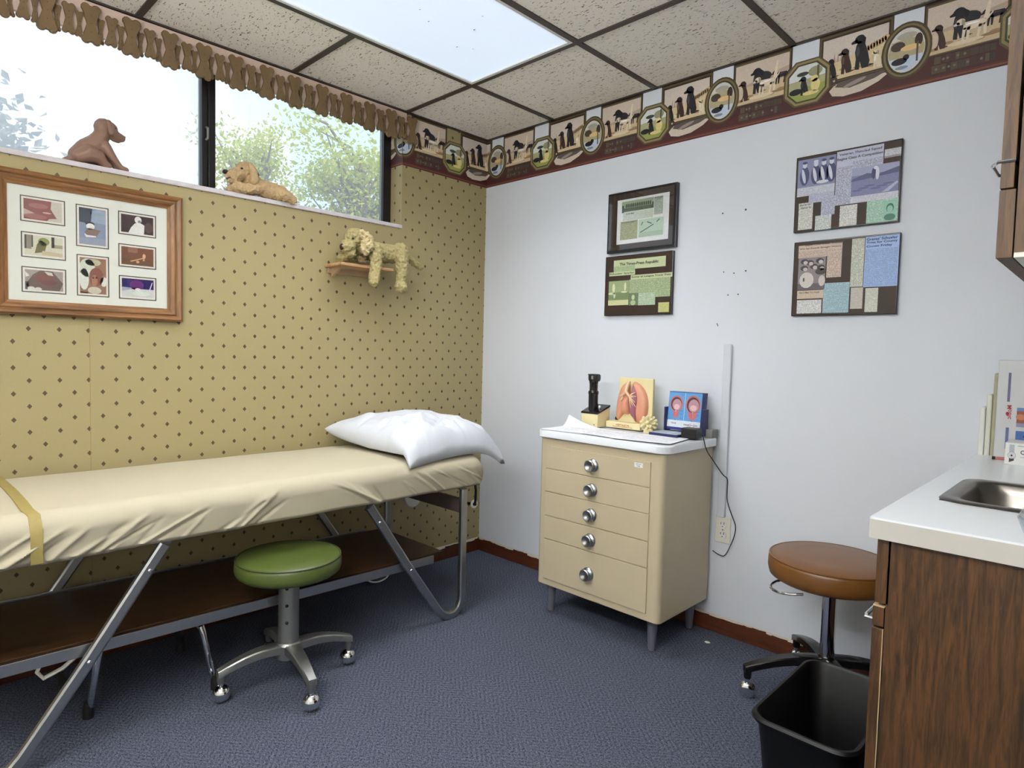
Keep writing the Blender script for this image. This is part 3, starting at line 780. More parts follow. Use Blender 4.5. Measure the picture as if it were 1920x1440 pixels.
# =================================================================== wheeled stools
def arm(mb, c, ang, r, zh, zt, wh, wt, hh):
    d = Vector((math.cos(ang), math.sin(ang), 0)); s = Vector((-d.y, d.x, 0)); rings = []
    for k in range(9):
        a = k/8; p = Vector((c[0], c[1], 0))+d*(.02+(r-.02)*a)
        z = zh+(zt-zh)*a**1.25+.012*math.sin(math.pi*a); w = (wh+(wt-wh)*a)/2; h = hh*(1-.25*a)
        q = [(-w, -h), (w, -h), (w, -.004), (w*.8, 0), (-w*.8, 0), (-w, -.004)]
        rings.append([p+s*a_+Vector((0, 0, z+b_)) for a_, b_ in q])
    mb.loops(rings); e = Vector((c[0], c[1], 0))+d*(r-.004)
    return e
def caster_ball(parent, p, ang, zt, mat):
    d = Vector((math.cos(ang), math.sin(ang), 0))
    mb = MB(); mb.lathe(((.008, .045), (.008, zt)), (p.x, p.y, 0), 12); mb.lathe(((.014,.050),(.014,.054)), (p.x, p.y, 0), 12)
    mb.sphere((p.x, p.y, .029), (.029, .029, .0288), 18, 12)
    cs = obj('caster', mb, mat, parent, smooth=True)
def caster_hood(parent, p, ang, zt):
    s = Vector((math.cos(ang+1.2), math.sin(ang+1.2), 0)); mb = MB()
    mb.lathe(((.009, .045), (.009, zt)), (p.x, p.y, 0), 12)
    rot = Matrix.Rotation(ang+1.2, 3, 'Z')
    for sg in (-1, 1): mb.sphere((p.x+s.x*.010*sg, p.y+s.y*.010*sg, .027), (.010, .027, .0265), 14, 10, rot)
    obj('caster', mb, 'chrome', parent, smooth=True)
def stool(c, zs, r, hs, ang0, ra, label, vin, pipe, metal, colr, colmat, zh, zt, ball):
    t = thing('rolling_stool', (*c, 0), label, 'stool')
    seat = obj('seat', MB().lathe(((r*.55, zs-hs+.004), (r*.9, zs-hs), (r*.975, zs-hs+.010), (r, zs-hs*.6), (r*.995, zs-.014), (r*.975, zs-.004), (r*.93, zs+.002), (r*.6, zs+.008), (.001, zs+.010)), (*c, 0), 48, cap=False), vin, t, smooth=True, angle=75)
    ringp = [(c[0]+r*.972*math.cos(2*math.pi*k/48), c[1]+r*.972*math.sin(2*math.pi*k/48), zs-.002) for k in range(49)]
    obj('piping', MB().tube(ringp, .0038, 6, cap=False), pipe, seat, smooth=True)
    col = obj('column', MB().lathe(((colr*.4, zh-.03), (colr, zh-.03), (colr, zs-hs-.05), (colr*.95, zs-hs-.02), (colr*1.2, zs-hs-.015), (colr*1.25, zs-hs+.004)), (*c, 0), 28), colmat, t, smooth=True)
    obj('hub', MB().lathe(((colr*.9, zh-.06), (colr*1.25, zh-.055), (colr*1.25, zh-.008), (colr*1.05, zh)), (*c, 0), 24), metal, t, smooth=True)
    for k in range(4):
        a = ang0+k*math.pi/2; mb = MB(); e = arm(mb, c, a, ra+.012, zh-.006, zt, .052, .030, .030)
        d = Vector((math.cos(a), math.sin(a), 0)); p = Vector((c[0], c[1], 0))+d*ra
        mb.lathe(((.011, zt-.045), (.013, zt-.04), (.014, zt-.006)), (p.x, p.y, 0), 12)
        lg = obj('leg', mb, metal, t, smooth=True, angle=40)
        (caster_ball(lg, p, a, zt-.04, 'chrome') if ball else caster_hood(lg, p, a, zt-.04))
    return t, col, seat
gt, gcol, gseat = stool((.649,-1.507), .452, .177, .060, math.atan2(-.03,.22), .220, 'round green vinyl rolling stool standing at the edge of the treatment table', 'green_vinyl', 'green_pipe', 'alu_dull', .0345, 'alu_dull', .150, .108, True)
for z in (.345, .285, .225):
    d = Vector((.80, -.60, 0))
    obj('screw_hole', MB().sphere((.649+d.x*.0345, -1.507+d.y*.0345, z), (.006, .006, .006), 10, 6), 'rubber', gcol, smooth=True)
bt, bcol, bseat = stool((2.015,-.24), .500, .200, .075, math.radians(220.3), .262, 'round brown vinyl rolling stool between the counter and the white wall', 'brown_vinyl', 'brown_vinyl', 'black_gl', .0235, 'chrome', .165, .112, False)
lv = []
for k in range(13):
    a = math.radians(-100+200*k/12); e = Vector((-.80, -.52, 0)); s = Vector((.52, -.80, 0))
    lv.append(Vector((2.015-.078, -.24-.118, .412))+e*.075*math.cos(a)*1.0+s*.075*math.sin(a)+Vector((0, 0, -.012*max(0, math.cos(a)))))
obj('height_lever', MB().tube(lv, .0045, 8), 'chrome', bt, smooth=True)

# =================================================================== chest of drawers
CX0, CX1, CY0, CY1, CZ0, CZ1, CT = .836, 1.466, -.420, -.015, .140, .801, .836
def chest():
    t = thing('chest_of_drawers', (1.15, -.22, 0), 'beige enamelled metal chest of five drawers with a white top against the white wall', 'chest of drawers')
    b = MB(); b.prism(rrect(CX0, CY0, CX1, CY1, .022, 6), CZ0, CZ1)
    obj('body', b, 'chest', t, smooth=True, bevel=.004)
    tp = MB(); tp.loops([[(x, y, z) for x, y in rrect(.818+e, -.438+e, 1.487-e, -.004-e*.2, .05, 8)] for z, e in ((CZ1, .006), (CZ1+.004, 0), (CT-.006, 0), (CT, .004))])
    obj('top_slab', tp, 'white_lam', t, smooth=True)
    zb = (.767, .665, .562, .455, .350, .169); kx = (1.138, 1.136, 1.137, 1.135, 1.130); kz = (.714, .611, .506, .400, .255)
    for i in range(5):
        d = obj('drawer', bx(.878, CY0-.0055, zb[i+1]+.0018, 1.410, CY0+.004, zb[i]-.0018), 'chest', t, bevel=.0015)
        k = MB(); k.lathe([(r_*1.34, h_) for r_, h_ in ((.019, 0), (.021, .004), (.019, .010), (.013, .014), (.013, .018), (.0175, .026), (.0185, .031), (.0165, .034), (.0135, .0335), (.009, .027), (.001, .025))], (kx[i], CY0-.004, kz[i]), 26, '-y', cap=False)
        obj('knob', k, 'alu', d, smooth=True, angle=50)
        if i == 0:
            p = Print(); p.rect(1.338, .738, 1.376, .756, (236, 236, 232), 0); p.text('INJECTIONS', 1.345, .748, 1.369, .7525, (60, 60, 64)); p.text('ICINE', 1.350, .741, 1.364, .7455, (60, 60, 64))
            lb = p.emit('label_sticker', lambda u, v, l: (u, CY0-.0060-.0002*l, v), d); lb['label'] = 'small white paper label'
    for x in (.871, 1.400):
        for y in (-.352, -.05):
            obj('leg', MB().lathe(((.012, 0), (.0145, .004), (.0225, .135), (.0225, .142)), (x, y, 0), 20), 'chest_leg', t, smooth=True)
    return t
chest()

# =================================================================== counter, sink and cabinets
KX, KY, KZ = 2.374, -1.234, .89
SX0, SX1, SY0, SY1 = 2.432, 2.86, -.965, -.630                      # hole for the sink
ct = MB()
for a in ((KX, KY, SX0, 0), (SX1, KY, XR, 0), (SX0, KY, SX1, SY0), (SX0, SY1, SX1, 0)): ct.box(a[0], a[1], KZ-.004, a[2], a[3], KZ)
cth = thing('countertop', (2.66, -.617, .850), 'white laminate countertop with worn pale edges around the sink', 'countertop')
obj('top_sheet', ct, 'white_lam', cth)
ed = MB(); ed.box(KX, KY, .851, XR, KY+.02, KZ-.004); ed.box(KX, KY+.02, .851, KX+.02, 0, KZ-.004)
obj('edge_band', ed, 'white_edge', cth)
core = MB()
for a in ((KX+.02, KY+.02, SX0, 0), (SX1, KY+.02, XR, 0), (SX0, KY+.02, SX1, SY0), (SX0, SY1, SX1, 0)): core.box(a[0], a[1], .852, a[2], a[3], KZ-.004)
obj('core_board', core, 'tan_edge', cth)
sk = MB()
def rl(e, z, r): return [(x, y, z) for x, y in rrect(2.426+e, -.976+e, 2.868-e, -.620-e, r, 8)]
sk.loops([rl(0, KZ+.0005, .05), rl(.004, KZ+.004, .048), rl(.030, KZ+.0035, .04), rl(.034, KZ-.001, .04), rl(.036, KZ-.008, .045), rl(.042, KZ-.02, .06), rl(.05, KZ-.13, .06), rl(.075, KZ-.155, .06), rl(.16, KZ-.158, .015)], cap0=False, cap1=True)
snk = top('sink', sk, 'steel', 'stainless steel basin sink set into the white countertop', 'sink', (2.647, -.798, KZ-.158), smooth=True, angle=50)

def base_cabinet():
    t = thing('base_cabinet', (2.67, -.61, 0), 'walnut laminate base cabinet under the white countertop', 'cabinet')
    cb = MB(); cb.box(2.4045, -1.222, .09, XR, -1.204, .850); cb.box(2.408, -.020, .09, XR, -.002, .850); cb.box(2.408, -1.204, .09, XR, -.020, .108); cb.box(2.93, -1.204, .108, XR, -.020, .850); cb.box(2.408, -1.204, .108, 2.426, -.020, .850)
    obj('body', cb, 'walnut_lam', t)
    obj('toe_kick', bx(2.46, -1.21, 0, XR, -.002, .09), 'black_pl', t)
    obj('top_rail', bx(2.386, -1.222, .730, 2.408, -.002, .850), 'walnut_lam', t)
    pb = obj('pull_out_board', bx(2.384, -1.2225, .686, 2.4025, -.62, .724), 'walnut_lam', t, bevel=.0008)
    obj('board_edge', bx(2.384, -1.2235, .7225, 2.4035, -.62, .7245), 'tan_edge', pb)
    obj('handle', MB().tube(((2.384,-1.20,.690),(2.368,-1.20,.690),(2.366,-1.19,.690),(2.366,-1.11,.690),(2.368,-1.10,.690),(2.384,-1.10,.690)), .004, 8), 'chrome', pb, smooth=True)
    for y0, y1 in ((-1.2225, -.615), (-.611, -.01)):
        d = obj('door', bx(2.384, y0, .10, 2.4025, y1, .682), 'walnut_lam', t, bevel=.0008)
        if y0 < -1: obj('edge_strip', bx(2.4015, y0-.0006, .10, 2.4030, y0+.003, .682), 'tan_edge', d)
    return t
base_cabinet()
def wall_cabinet():
    t = thing('wall_cabinet', (2.75, -.61, 1.350), 'walnut wall cabinet hung above the sink counter', 'cabinet')
    obj('body', bx(2.5575, -1.220, 1.358, XR, -.002, 2.20), 'walnut_up', t)
    obj('underside', bx(2.5575, -1.219, 1.350, XR, -.003, 1.358), 'spigot', t)
    for z0, z1 in ((1.350, 1.4605), (1.5085, 2.195)):
        for y0, y1 in ((-1.2205, -.615), (-.611, -.01)):
            d = obj('door', bx(2.534, y0, z0, 2.553 if z0 > 1.4 else 2.5555, y1, z1), 'walnut_up', t, bevel=.0008)
            if z0 > 1.4 and y0 < -1:
                obj('handle', MB().tube(((2.553,-1.2215,1.5065),(2.530,-1.2215,1.5065),(2.520,-1.20,1.506),(2.520,-1.13,1.506),(2.534,-1.12,1.506)), .0028, 8), 'chrome', d, smooth=True)
    obj('middle_rail', bx(2.534, -1.2205, 1.463, 2.552, -.01, 1.5045), 'walnut_up', t, bevel=.0008)
    return t
wall_cabinet()

# =================================================================== waste bin
wb = MB()
def bl(x0, y0, x1, y1, z, r): return [(x, y, z) for x, y in rrect(x0, y0, x1, y1, r, 7)]
wb.loops([bl(2.155,-1.075,2.305,-.775,.0,.035), bl(2.152,-1.078,2.308,-.772,.006,.04), bl(2.124,-1.116,2.334,-.730,.345,.045), bl(2.114,-1.126,2.343,-.720,.347,.05), bl(2.112,-1.128,2.345,-.718,.354,.05), bl(2.116,-1.124,2.341,-.722,.360,.05),
          bl(2.122,-1.118,2.335,-.728,.360,.046), bl(2.127,-1.113,2.330,-.733,.354,.044), bl(2.157,-1.073,2.303,-.777,.010,.035)])
top('waste_bin', wb, 'bin_black', 'empty black plastic waste bin beside the walnut base cabinet', 'bin', (2.23, -.923, 0), smooth=True, angle=40)

# =================================================================== bone-biscuit valance over the window
def bone_mesh(w, h, t, dots, name):
    """flat bone: shaft with a pair of round lobes at each end, in the y-z plane, front at +x"""
    hw, lr = w*.64, w*.31; pts = []
    def lobe(cy, cz, a0, a1, n=6): 
        for k in range(n+1):
            a = math.radians(a0+(a1-a0)*k/n); pts.append((cy+lr*math.cos(a), cz+lr*math.sin(a)))
    cy, cz = hw-lr, h/2-lr; sh = w*.27
    pts.append((sh, 0)); lobe(cy, cz, -50, 150); lobe(-cy, cz, 30, 230); pts.append((-sh, 0)); lobe(-cy, -cz, 130, 330); lobe(cy, -cz, 210, 410)
    mb = MB(); mb.loops([[(x, y*s, z*s) for y, z in pts] for x, s in ((0, 1), (t*.75, 1), (t, .94))])
    mb.mi = 1
    for k in range(dots):
        z = (k-(dots-1)/2)*h*.2; mb.loops([[(t+.0003, .0022*math.cos(a), z+.0022*math.sin(a)) for a in (0, 1.05, 2.1, 3.14, 4.19, 5.24)], [(t+.0006, .0018*math.cos(a), z+.0018*math.sin(a)) for a in (0, 1.05, 2.1, 3.14, 4.19, 5.24)]], cap0=False)
    me = mb.mesh(name); me.materials.append(M['bone']); me.materials.append(M['bone_dot']); return me
VZ = 2.287
val = thing('window_valance', (.006, -1.6, 2.245), 'window valance board decorated with a row of dog-biscuit bones', 'valance')
obj('valance_board', bx(.0005, -2.76, 2.262, .012, -.575, 2.372), 'pinkish', val)
BL, BM_, BS = bone_mesh(.047, .136, .013, 3, 'bone'), bone_mesh(.031, .104, .011, 3, 'bone'), bone_mesh(.019, .088, .007, 2, 'bone')
rnd = random.Random(11); n = 0
y = -.552
while y > -2.70:
    me, z = ((BL, VZ), (BS, VZ-.006), (BM_, VZ+.002), (BS, VZ-.006))[n % 4]
    o = bpy.data.objects.new('bone', me); COL.objects.link(o); o.parent = val
    o.location = Vector((.012+(.012 if n % 4 == 0 else .007 if n % 4 == 2 else 0), y+rnd.uniform(-.0015, .0015), z+rnd.uniform(-.002, .002)))-val.location
    o.rotation_euler = (rnd.uniform(-.04, .04), 0, 0)
    y -= .1266/4; n += 1
# the last bones hang on the return of the board past the window
obj('board_return', bx(.0005, -.5745, 2.262, .012, -.535, 2.352), 'pinkish', val)

# =================================================================== oak photo frame on the papered wall
pf = thing('photo_collage_frame', (.0, -1.94, 1.262), 'oak picture frame with eight animal snapshots in a white mat', 'picture frame')
FY0, FY1, FZ0, FZ1 = -2.235, -1.643, 1.262, 1.745
IY0, IY1, IZ0, IZ1 = -2.184, -1.696, 1.311, 1.696
def moulding(parent):
    prof = ((0, .004), (0, .020), (.15, .026), (.30, .024), (.42, .018), (.55, .021), (.70, .019), (.82, .013), (1, .011), (1, .004))
    def ringpt(f, x, c):
        oy, oz = ((FY0, FZ0), (FY1, FZ0), (FY1, FZ1), (FY0, FZ1))[c]; iy, iz = ((IY0, IZ0), (IY1, IZ0), (IY1, IZ1), (IY0, IZ1))[c]
        return (x, oy+(iy-oy)*f, oz+(iz-oz)*f)
    for c in range(4):
        d = (c+1) % 4
        obj('frame_rail', MB().loops([[ringpt(f, x, c) for f, x in prof], [ringpt(f, x, d) for f, x in prof]]), 'oak_frame' if c % 2 == 0 else 'oak_frame_v', parent, smooth=True, angle=30)
moulding(pf)
obj('mat_board', bx(.002, IY0-.008, IZ0-.008, .0075, IY1+.008, IZ1+.008), plain('white_mat', (222, 224, 214), .7, var=.02), pf)
SN = [(-2.149,1.664,-2.023,1.577),(-2.148,1.543,-2.022,1.457),(-2.148,1.426,-2.022,1.339),(-1.992,1.662,-1.891,1.514),(-1.991,1.486,-1.891,1.339),(-1.861,1.661,-1.734,1.576),(-1.861,1.542,-1.734,1.457),(-1.860,1.425,-1.734,1.338)]
def snap(i, p, a, b, w, h):        # picture content in 0..1 coordinates
    def R(u0, v0, u1, v1, c, l=3): p.rect(a+w*u0, b+h*v0, a+w*u1, b+h*v1, c, l)
    def E(u, v, ru, rv, c, l=4, rot=0): p.ell(a+w*u, b+h*v, w*ru, h*rv, c, l, rot=rot)
    def P(pts, c, l=4): p.poly([(a+w*u, b+h*v) for u, v in pts], c, l)
    if i == 0:
        R(0,0,1,1,(196,190,178)); P([(0,0),(0,1),(.72,1),(.70,.62),(.86,.18),(.66,.12),(.60,0)],(126,72,72)); P([(0,.5),(.28,.32),(0,.2)],(178,160,150),5); E(.30,.16,.3,.13,(148,92,90),5); E(.38,.7,.26,.13,(150,98,96),5); E(.6,.4,.12,.04,(196,160,150),6)
    elif i == 1:
        R(0,0,1,1,(206,204,182)); R(.05,.3,.18,1,(130,124,112),4); R(.0,.3,.05,1,(60,58,50),4); R(.18,.4,.22,1,(70,70,60),4); R(.70,.45,.78,1,(50,50,46),4); E(.5,.72,.15,.2,(128,136,74),5); P([(.26,.1),(.32,.55),(.42,.8),(.58,.62),(.52,.2)],(104,98,56),5); P([(.44,.06),(1,.02),(1,.2),(.46,.26)],(198,180,150),6); R(.78,.45,1,.62,(150,150,120),4)
    elif i == 2:
        R(0,0,1,1,(156,146,140)); P([(0,.2),(.2,.75),(.4,1),(.72,.98),(1,.4),(.9,0),(.3,0)],(98,78,74)); E(.5,.62,.26,.24,(112,66,62),5); E(.62,.42,.24,.14,(104,58,58),6); P([(.02,.62),(.0,.9),(.12,.7)],(218,216,208),5); P([(.5,.95),(.7,.92),(.74,.76),(.6,.78)],(206,200,190),6); E(.16,.06,.1,.1,(216,212,204),6); E(.34,.05,.09,.09,(212,208,200),6); R(0,0,.1,.4,(84,80,92),4)
    elif i == 3:
        R(0,0,1,1,(126,140,164)); P([(0,.6),(0,1),(.5,1),(.42,.58)],(48,58,76)); P([(.42,.9),(.7,1),(1,.95),(1,.6),(.5,.62)],(146,160,178)); E(.42,.5,.16,.09,(232,230,222),6); E(.40,.58,.18,.05,(40,44,56),5); P([(.2,.34),(.34,.46),(.8,.42),(.66,.26),(.3,.24)],(122,100,92),6); P([(.18,.3),(.26,.20),(.62,.22),(.62,.26),(.3,.26)],(226,226,226),7); R(0,0,1,.18,(142,150,168),4)
    elif i == 4:
        R(0,0,1,1,(140,104,84)); E(.28,.72,.3,.26,(206,212,196),4); E(.5,.88,.3,.1,(182,178,144),4); E(.16,.4,.18,.3,(214,218,208),4); E(.62,.48,.28,.26,(124,72,56),5); E(.55,.38,.12,.16,(158,108,84),6); E(.9,.36,.14,.14,(220,218,208),5); E(.55,.1,.26,.1,(196,190,170),5); R(0,0,.3,.05,(60,44,40),6); E(.5,.45,.04,.03,(60,34,30),7); E(.62,.46,.04,.03,(60,34,30),7)
    elif i == 5:
        R(0,0,1,1,(66,52,54)); P([(.22,0),(.3,.3),(.42,.56),(.58,.62),(.72,.5),(.7,.0)],(228,226,222)); E(.52,.76,.11,.2,(228,226,222),5); E(.56,.68,.05,.08,(140,138,140),6); E(.85,.4,.12,.3,(92,76,72),4)
    elif i == 6:
        R(0,0,1,1,(118,78,60)); R(0,0,1,.36,(106,78,56),4); R(.2,.7,.5,1,(142,104,86),4); P([(.26,.22),(.66,.46),(.72,.44),(.3,.18)],(206,164,126),5); E(.7,.55,.05,.14,(214,172,140),6); R(.66,.28,.72,.46,(196,150,118),6); E(.5,.2,.05,.07,(206,164,126),6)
    else:
        R(0,0,1,1,(204,206,204)); R(0,.46,1,1,(42,30,96),4); E(.46,.66,.22,.28,(98,44,112),5); E(.5,.4,.1,.1,(220,214,216),6); P([(.82,.28),(.86,.28),(.97,.86),(.94,.86)],(216,210,222),6); P([(0,.3),(.5,.5),(0,.52)],(170,170,190),5); E(.6,.2,.3,.12,(214,220,206),5)
for i, (y0, z1, y1, z0) in enumerate(SN):
    p = Print(); p.rect(y0, z0, y1, z1, (58, 62, 56), 0); p.rect(y0+.0035, z0+.0035, y1-.0035, z1-.0035, (226, 220, 210), 1)
    mrg = .0095; a, b, w, h = y0+mrg, z0+mrg, (y1-y0)-2*mrg, (z1-z0)-2*mrg
    snap(i, p, a, b, w, h)
    q = Print(); 
    for pts, c, l in p.F:
        pts = clip_u(pts, (a if l >= 3 else y0), (a+w if l >= 3 else y1)); pts = [(u, v) for v, u in clip_u([(v, u) for u, v in pts], (b if l >= 3 else z0), (b+h if l >= 3 else z1))] if len(pts) > 2 else pts
        if len(pts) > 2: q.F.append((pts, c, l))
    q.emit('snapshot', lambda u, v, l: (.0078+.0001*l, u, v), pf)
obj('glass_pane', bx(.0098, IY0-.004, IZ0-.004, .0108, IY1+.004, IZ1+.004), 'pane', pf)

# =================================================================== newspaper plaques on the white wall
def plaque(label, x0, z0, x1, z1, edge, mount='brown_mount', depth=.018, frame=None):
    t = thing('newspaper_plaque', ((x0+x1)/2, 0, z0), label, 'plaque')
    obj('board', bx(x0, -depth, z0, x1, 0, z1), edge, t, bevel=.002)
    e = .004 if not frame else frame
    obj('backing', bx(x0+e, -depth-.0008, z0+e, x1-e, -depth+.001, z1-e), mount, t)
    return t, lambda u, v, l: (u, -depth-.0012-.0003*l, v)
def clip_piece(t, fn, rects, texts=(), extra=None, name='clipping'):
    p = Print()
    for r in rects: p.rect(r[0], r[1], r[2], r[3], r[4], r[5] if len(r) > 5 else 0, r[6] if len(r) > 6 else 0)
    if extra: extra(p)
    for s, u0, v0, u1, v1, c in texts: p.text(s, u0, v0, u1, v1, c)
    return p.emit(name, fn, t)
INK = (62, 60, 66)
# upper left plaque: framed page with a white mat
t, fn = plaque('upper left black framed newspaper page in a white mat on the white wall', .879, 1.656, 1.247, 1.938, 'black_gl', 'brown_mount', .022, .012)
mfn = lambda u, v, l: (u, -.0236-.0003*l, v)
clip_piece(t, mfn, [(.935,1.694,1.211,1.900,(226,228,228))], name='mat_board')
mfn2 = lambda u, v, l: (u, -.0240-.0003*l, v)
def team(p):
    for k in range(14): p.ell(.985+.010*k, 1.868, .004, .010, (64,74,60), 2)
    p.rect(.965,1.842,1.132,1.858,(92,104,84),1); p.rect(.962,1.838,.972,1.872,(58,68,56),2); p.rect(1.124,1.842,1.132,1.870,(70,80,66),2)
clip_piece(t, mfn2, [(.960,1.840,1.132,1.890,(150,166,140))], extra=team)
clip_piece(t, mfn2, [(1.134,1.809,1.180,1.889,(178,190,176),0,.5)], [('WOOSTER VARSITY',1.136,1.881,1.178,1.886,INK),('GOLF TEAM',1.146,1.874,1.168,1.879,INK)])
clip_piece(t, mfn2, [(.967,1.799,1.131,1.838,(206,214,200),0,.35)], [('At the Meet',.985,1.828,1.03,1.835,INK)])
clip_piece(t, mfn2, [(.955,1.713,1.050,1.798,(172,174,128),0,.6)], [('TOURNAMENT',.96,1.789,1.045,1.795,INK)])
def route(p):
    for a, b in (((1.065,1.738),(1.10,1.752)),((1.10,1.752),(1.135,1.768)),((1.10,1.782),(1.125,1.772)),((1.07,1.77),(1.078,1.785)),((1.15,1.776),(1.165,1.788))):
        d = Vector((b[0]-a[0], b[1]-a[1])).normalized()*.0022; p.poly([(a[0]-d.y,a[1]+d.x),(a[0]+d.y,a[1]-d.x),(b[0]+d.y,b[1]-d.x),(b[0]-d.y,b[1]+d.x)], (70,84,72), 2)
    p.rect(1.06,1.716,1.18,1.738,(166,188,162),1)
clip_piece(t, mfn2, [(1.055,1.716,1.186,1.796,(180,202,180))], extra=route)
obj('glass_pane', bx(.891, -.0282, 1.668, 1.235, -.0272, 1.926), 'pane', t)

# lower left plaque
t, fn = plaque('lower left brown plaque of greenish newspaper clippings with a masthead', .872, 1.360, 1.236, 1.642, 'black_gl')
G1, G2, G3 = (190, 200, 158), (170, 188, 146), (126, 144, 106)
clip_piece(t, fn, [(.921,1.575,1.201,1.621,G1)], [('The Times-Press Republic',.955,1.590,1.165,1.607,INK)])
clip_piece(t, fn, [(.922,1.566,1.041,1.592,G2,.5,.4),(.897,1.548,1.042,1.566,G1,.6)], [('Schueler Sparks',.900,1.552,1.035,1.562,INK)])
clip_piece(t, fn, [(1.019,1.526,1.237,1.546,G1,1)], [('Sunny at League Track Title',1.024,1.531,1.230,1.541,INK)])
clip_piece(t, fn, [(1.012,1.462,1.155,1.526,G2,0,.55),(1.155,1.440,1.229,1.526,G2,.1,.55)])
clip_piece(t, fn, [(1.064,1.405,1.154,1.462,(186,206,178),0,.5)])
def runner(p):
    p.rect(.896,1.436,1.011,1.470,(116,134,94),1); p.ell(.925,1.49,.008,.022,(206,214,176),2); p.ell(.915,1.465,.02,.006,(206,214,176),2); p.ell(.93,1.458,.006,.016,(206,214,176),2); p.ell(.99,1.495,.006,.02,(206,214,176),2); p.ell(.985,1.47,.018,.004,(206,214,176),2)
clip_piece(t, fn, [(.896,1.434,1.011,1.524,(148,162,122))], extra=runner)
clip_piece(t, fn, [(.895,1.409,1.010,1.433,(206,208,158),0,.3)])
clip_piece(t, fn, [(1.012,1.406,1.064,1.461,(104,122,92),.5)], extra=lambda p: (p.ell(1.036,1.443,.009,.012,(186,198,160),2), p.ell(1.036,1.418,.014,.012,(170,184,146),2)))
clip_piece(t, fn, [(1.171,1.370,1.226,1.414,(194,196,128),0,.3)])

# upper right plaque
t, fn = plaque('upper right brown plaque of bluish newspaper clippings and a green slip', 1.752, 1.659, 2.107, 1.943, 'black_gl')
B1, B2 = (192, 194, 218), (174, 178, 206)
def men(p):
    D, L = (66, 70, 108), (208, 210, 226)
    for u, hat in ((1.785, 0), (1.825, 1), (1.853, 0), (1.880, 0)):
        p.ell(u, 1.868, .017, .036, D, 1); p.ell(u-.003, 1.868, .006, .028, L, 2, rot=.2); p.ell(u, 1.908, .008, .011, L, 2)
        p.ell(u, 1.917, .009, .005, L if hat else D, 3)
    p.ell(1.85, 1.838, .022, .006, L, 3)
clip_piece(t, fn, [(1.760,1.826,1.894,1.930,(132,136,172))], extra=men)
clip_piece(t, fn, [(1.760,1.793,1.894,1.826,(206,208,222),0,.35)])
clip_piece(t, fn, [(1.804,1.764,1.894,1.797,B1,.4,.4)])
clip_piece(t, fn, [(1.850,1.712,1.898,1.780,B1,.8,.55)])
def field(p):
    p.rect(1.950,1.766,2.101,1.838,(124,126,164),3); p.poly([(1.95,1.826),(2.0,1.842),(2.04,1.834),(2.101,1.850),(2.101,1.83),(1.95,1.818)],(86,88,126),3.3)
    p.ell(2.022,1.838,.007,.020,(56,60,100),4); p.ell(2.034,1.836,.006,.022,(216,216,230),4); p.ell(2.028,1.857,.007,.006,(216,216,230),4.3); p.poly([(2.05,1.768),(2.095,1.80),(2.101,1.795),(2.07,1.768)],(176,178,204),4)
    for k in range(6): p.ell(1.97+.02*k, 1.785+.006*(k % 3), .018, .003, (96,98,140), 3.6)
clip_piece(t, fn, [(1.897,1.742,2.050,1.936,B1,.2,0),(1.899,1.742,1.949,1.880,B1,.4,.6),(1.949,1.866,2.050,1.892,B1,.4,.6),(1.949,1.742,2.102,1.765,(212,212,226),.4,.3),(1.950,1.765,2.101,1.866,(158,162,192),1)],
    [('Veteran Thinclad Squad',1.905,1.917,2.044,1.928,INK),('Begins Class A Competition',1.899,1.900,2.048,1.912,INK)], field)
clip_piece(t, fn, [(2.053,1.884,2.104,1.914,(206,208,216),0,.4),(2.053,1.884,2.104,1.890,(150,140,146),1)])
clip_piece(t, fn, [(1.769,1.667,1.821,1.768,(222,222,216),0,.5)], [('deal by the',1.773,1.756,1.812,1.764,(30,30,34)),('Vernon St.',1.776,1.746,1.815,1.753,(30,30,34))])
clip_piece(t, fn, [(1.831,1.660,1.888,1.713,(214,220,218),0,.5)])
clip_piece(t, fn, [(1.916,1.664,1.974,1.738,(224,224,220),0,.5)])
clip_piece(t, fn, [(2.005,1.664,2.103,1.744,(176,214,196),0,.45)], extra=lambda p: (p.rect(2.058,1.668,2.100,1.734,(150,196,174),1), p.ell(2.079,1.710,.012,.016,(58,108,94),2), p.ell(2.079,1.706,.009,.012,(150,196,176),3), p.ell(2.079,1.678,.018,.012,(64,116,100),2)))
# lower right plaque
t, fn = plaque('lower right brown plaque of clippings with a blue article page', 1.758, 1.340, 2.116, 1.622, 'black_gl')
T1 = (206, 186, 172)
clip_piece(t, fn, [(1.776,1.560,1.931,1.607,T1,0,0),(1.776,1.560,1.931,1.585,T1,.2,.45),(1.880,1.480,1.931,1.560,T1,.3,.5)], [('Eagles Over Rivals, Friends',1.80,1.603,1.929,1.608,INK),('Win for Fourth Straight Victory',1.780,1.589,1.928,1.597,INK)])
def huddle(p):
    for u, v in ((1.80,1.545),(1.82,1.54),(1.855,1.545),(1.835,1.525),(1.80,1.52),(1.86,1.52)):
        p.ell(u, v, .014, .010, (62,56,62), 1); p.ell(u+.004, v-.004, .008, .007, (190,182,180), 2)
    p.ell(1.81,1.475,.026,.03,(206,200,196),2); p.ell(1.80,1.477,.003,.008,(60,54,60),3); p.ell(1.86,1.505,.02,.012,(70,62,66),2); p.rect(1.778,1.438,1.876,1.462,(96,90,96),1); p.ell(1.865,1.47,.012,.02,(200,192,190),2)
clip_piece(t, fn, [(1.778,1.438,1.876,1.560,(134,126,130),.6)], extra=huddle)
clip_piece(t, fn, [(1.778,1.405,1.872,1.436,(206,188,168),.5,.2)], [('Hard Man To Hold',1.785,1.425,1.858,1.431,INK)])
clip_piece(t, fn, [(1.779,1.349,1.868,1.400,(226,226,226),.5,.5)])
clip_piece(t, fn, [(1.872,1.349,1.962,1.460,(164,194,206),0,.4)])
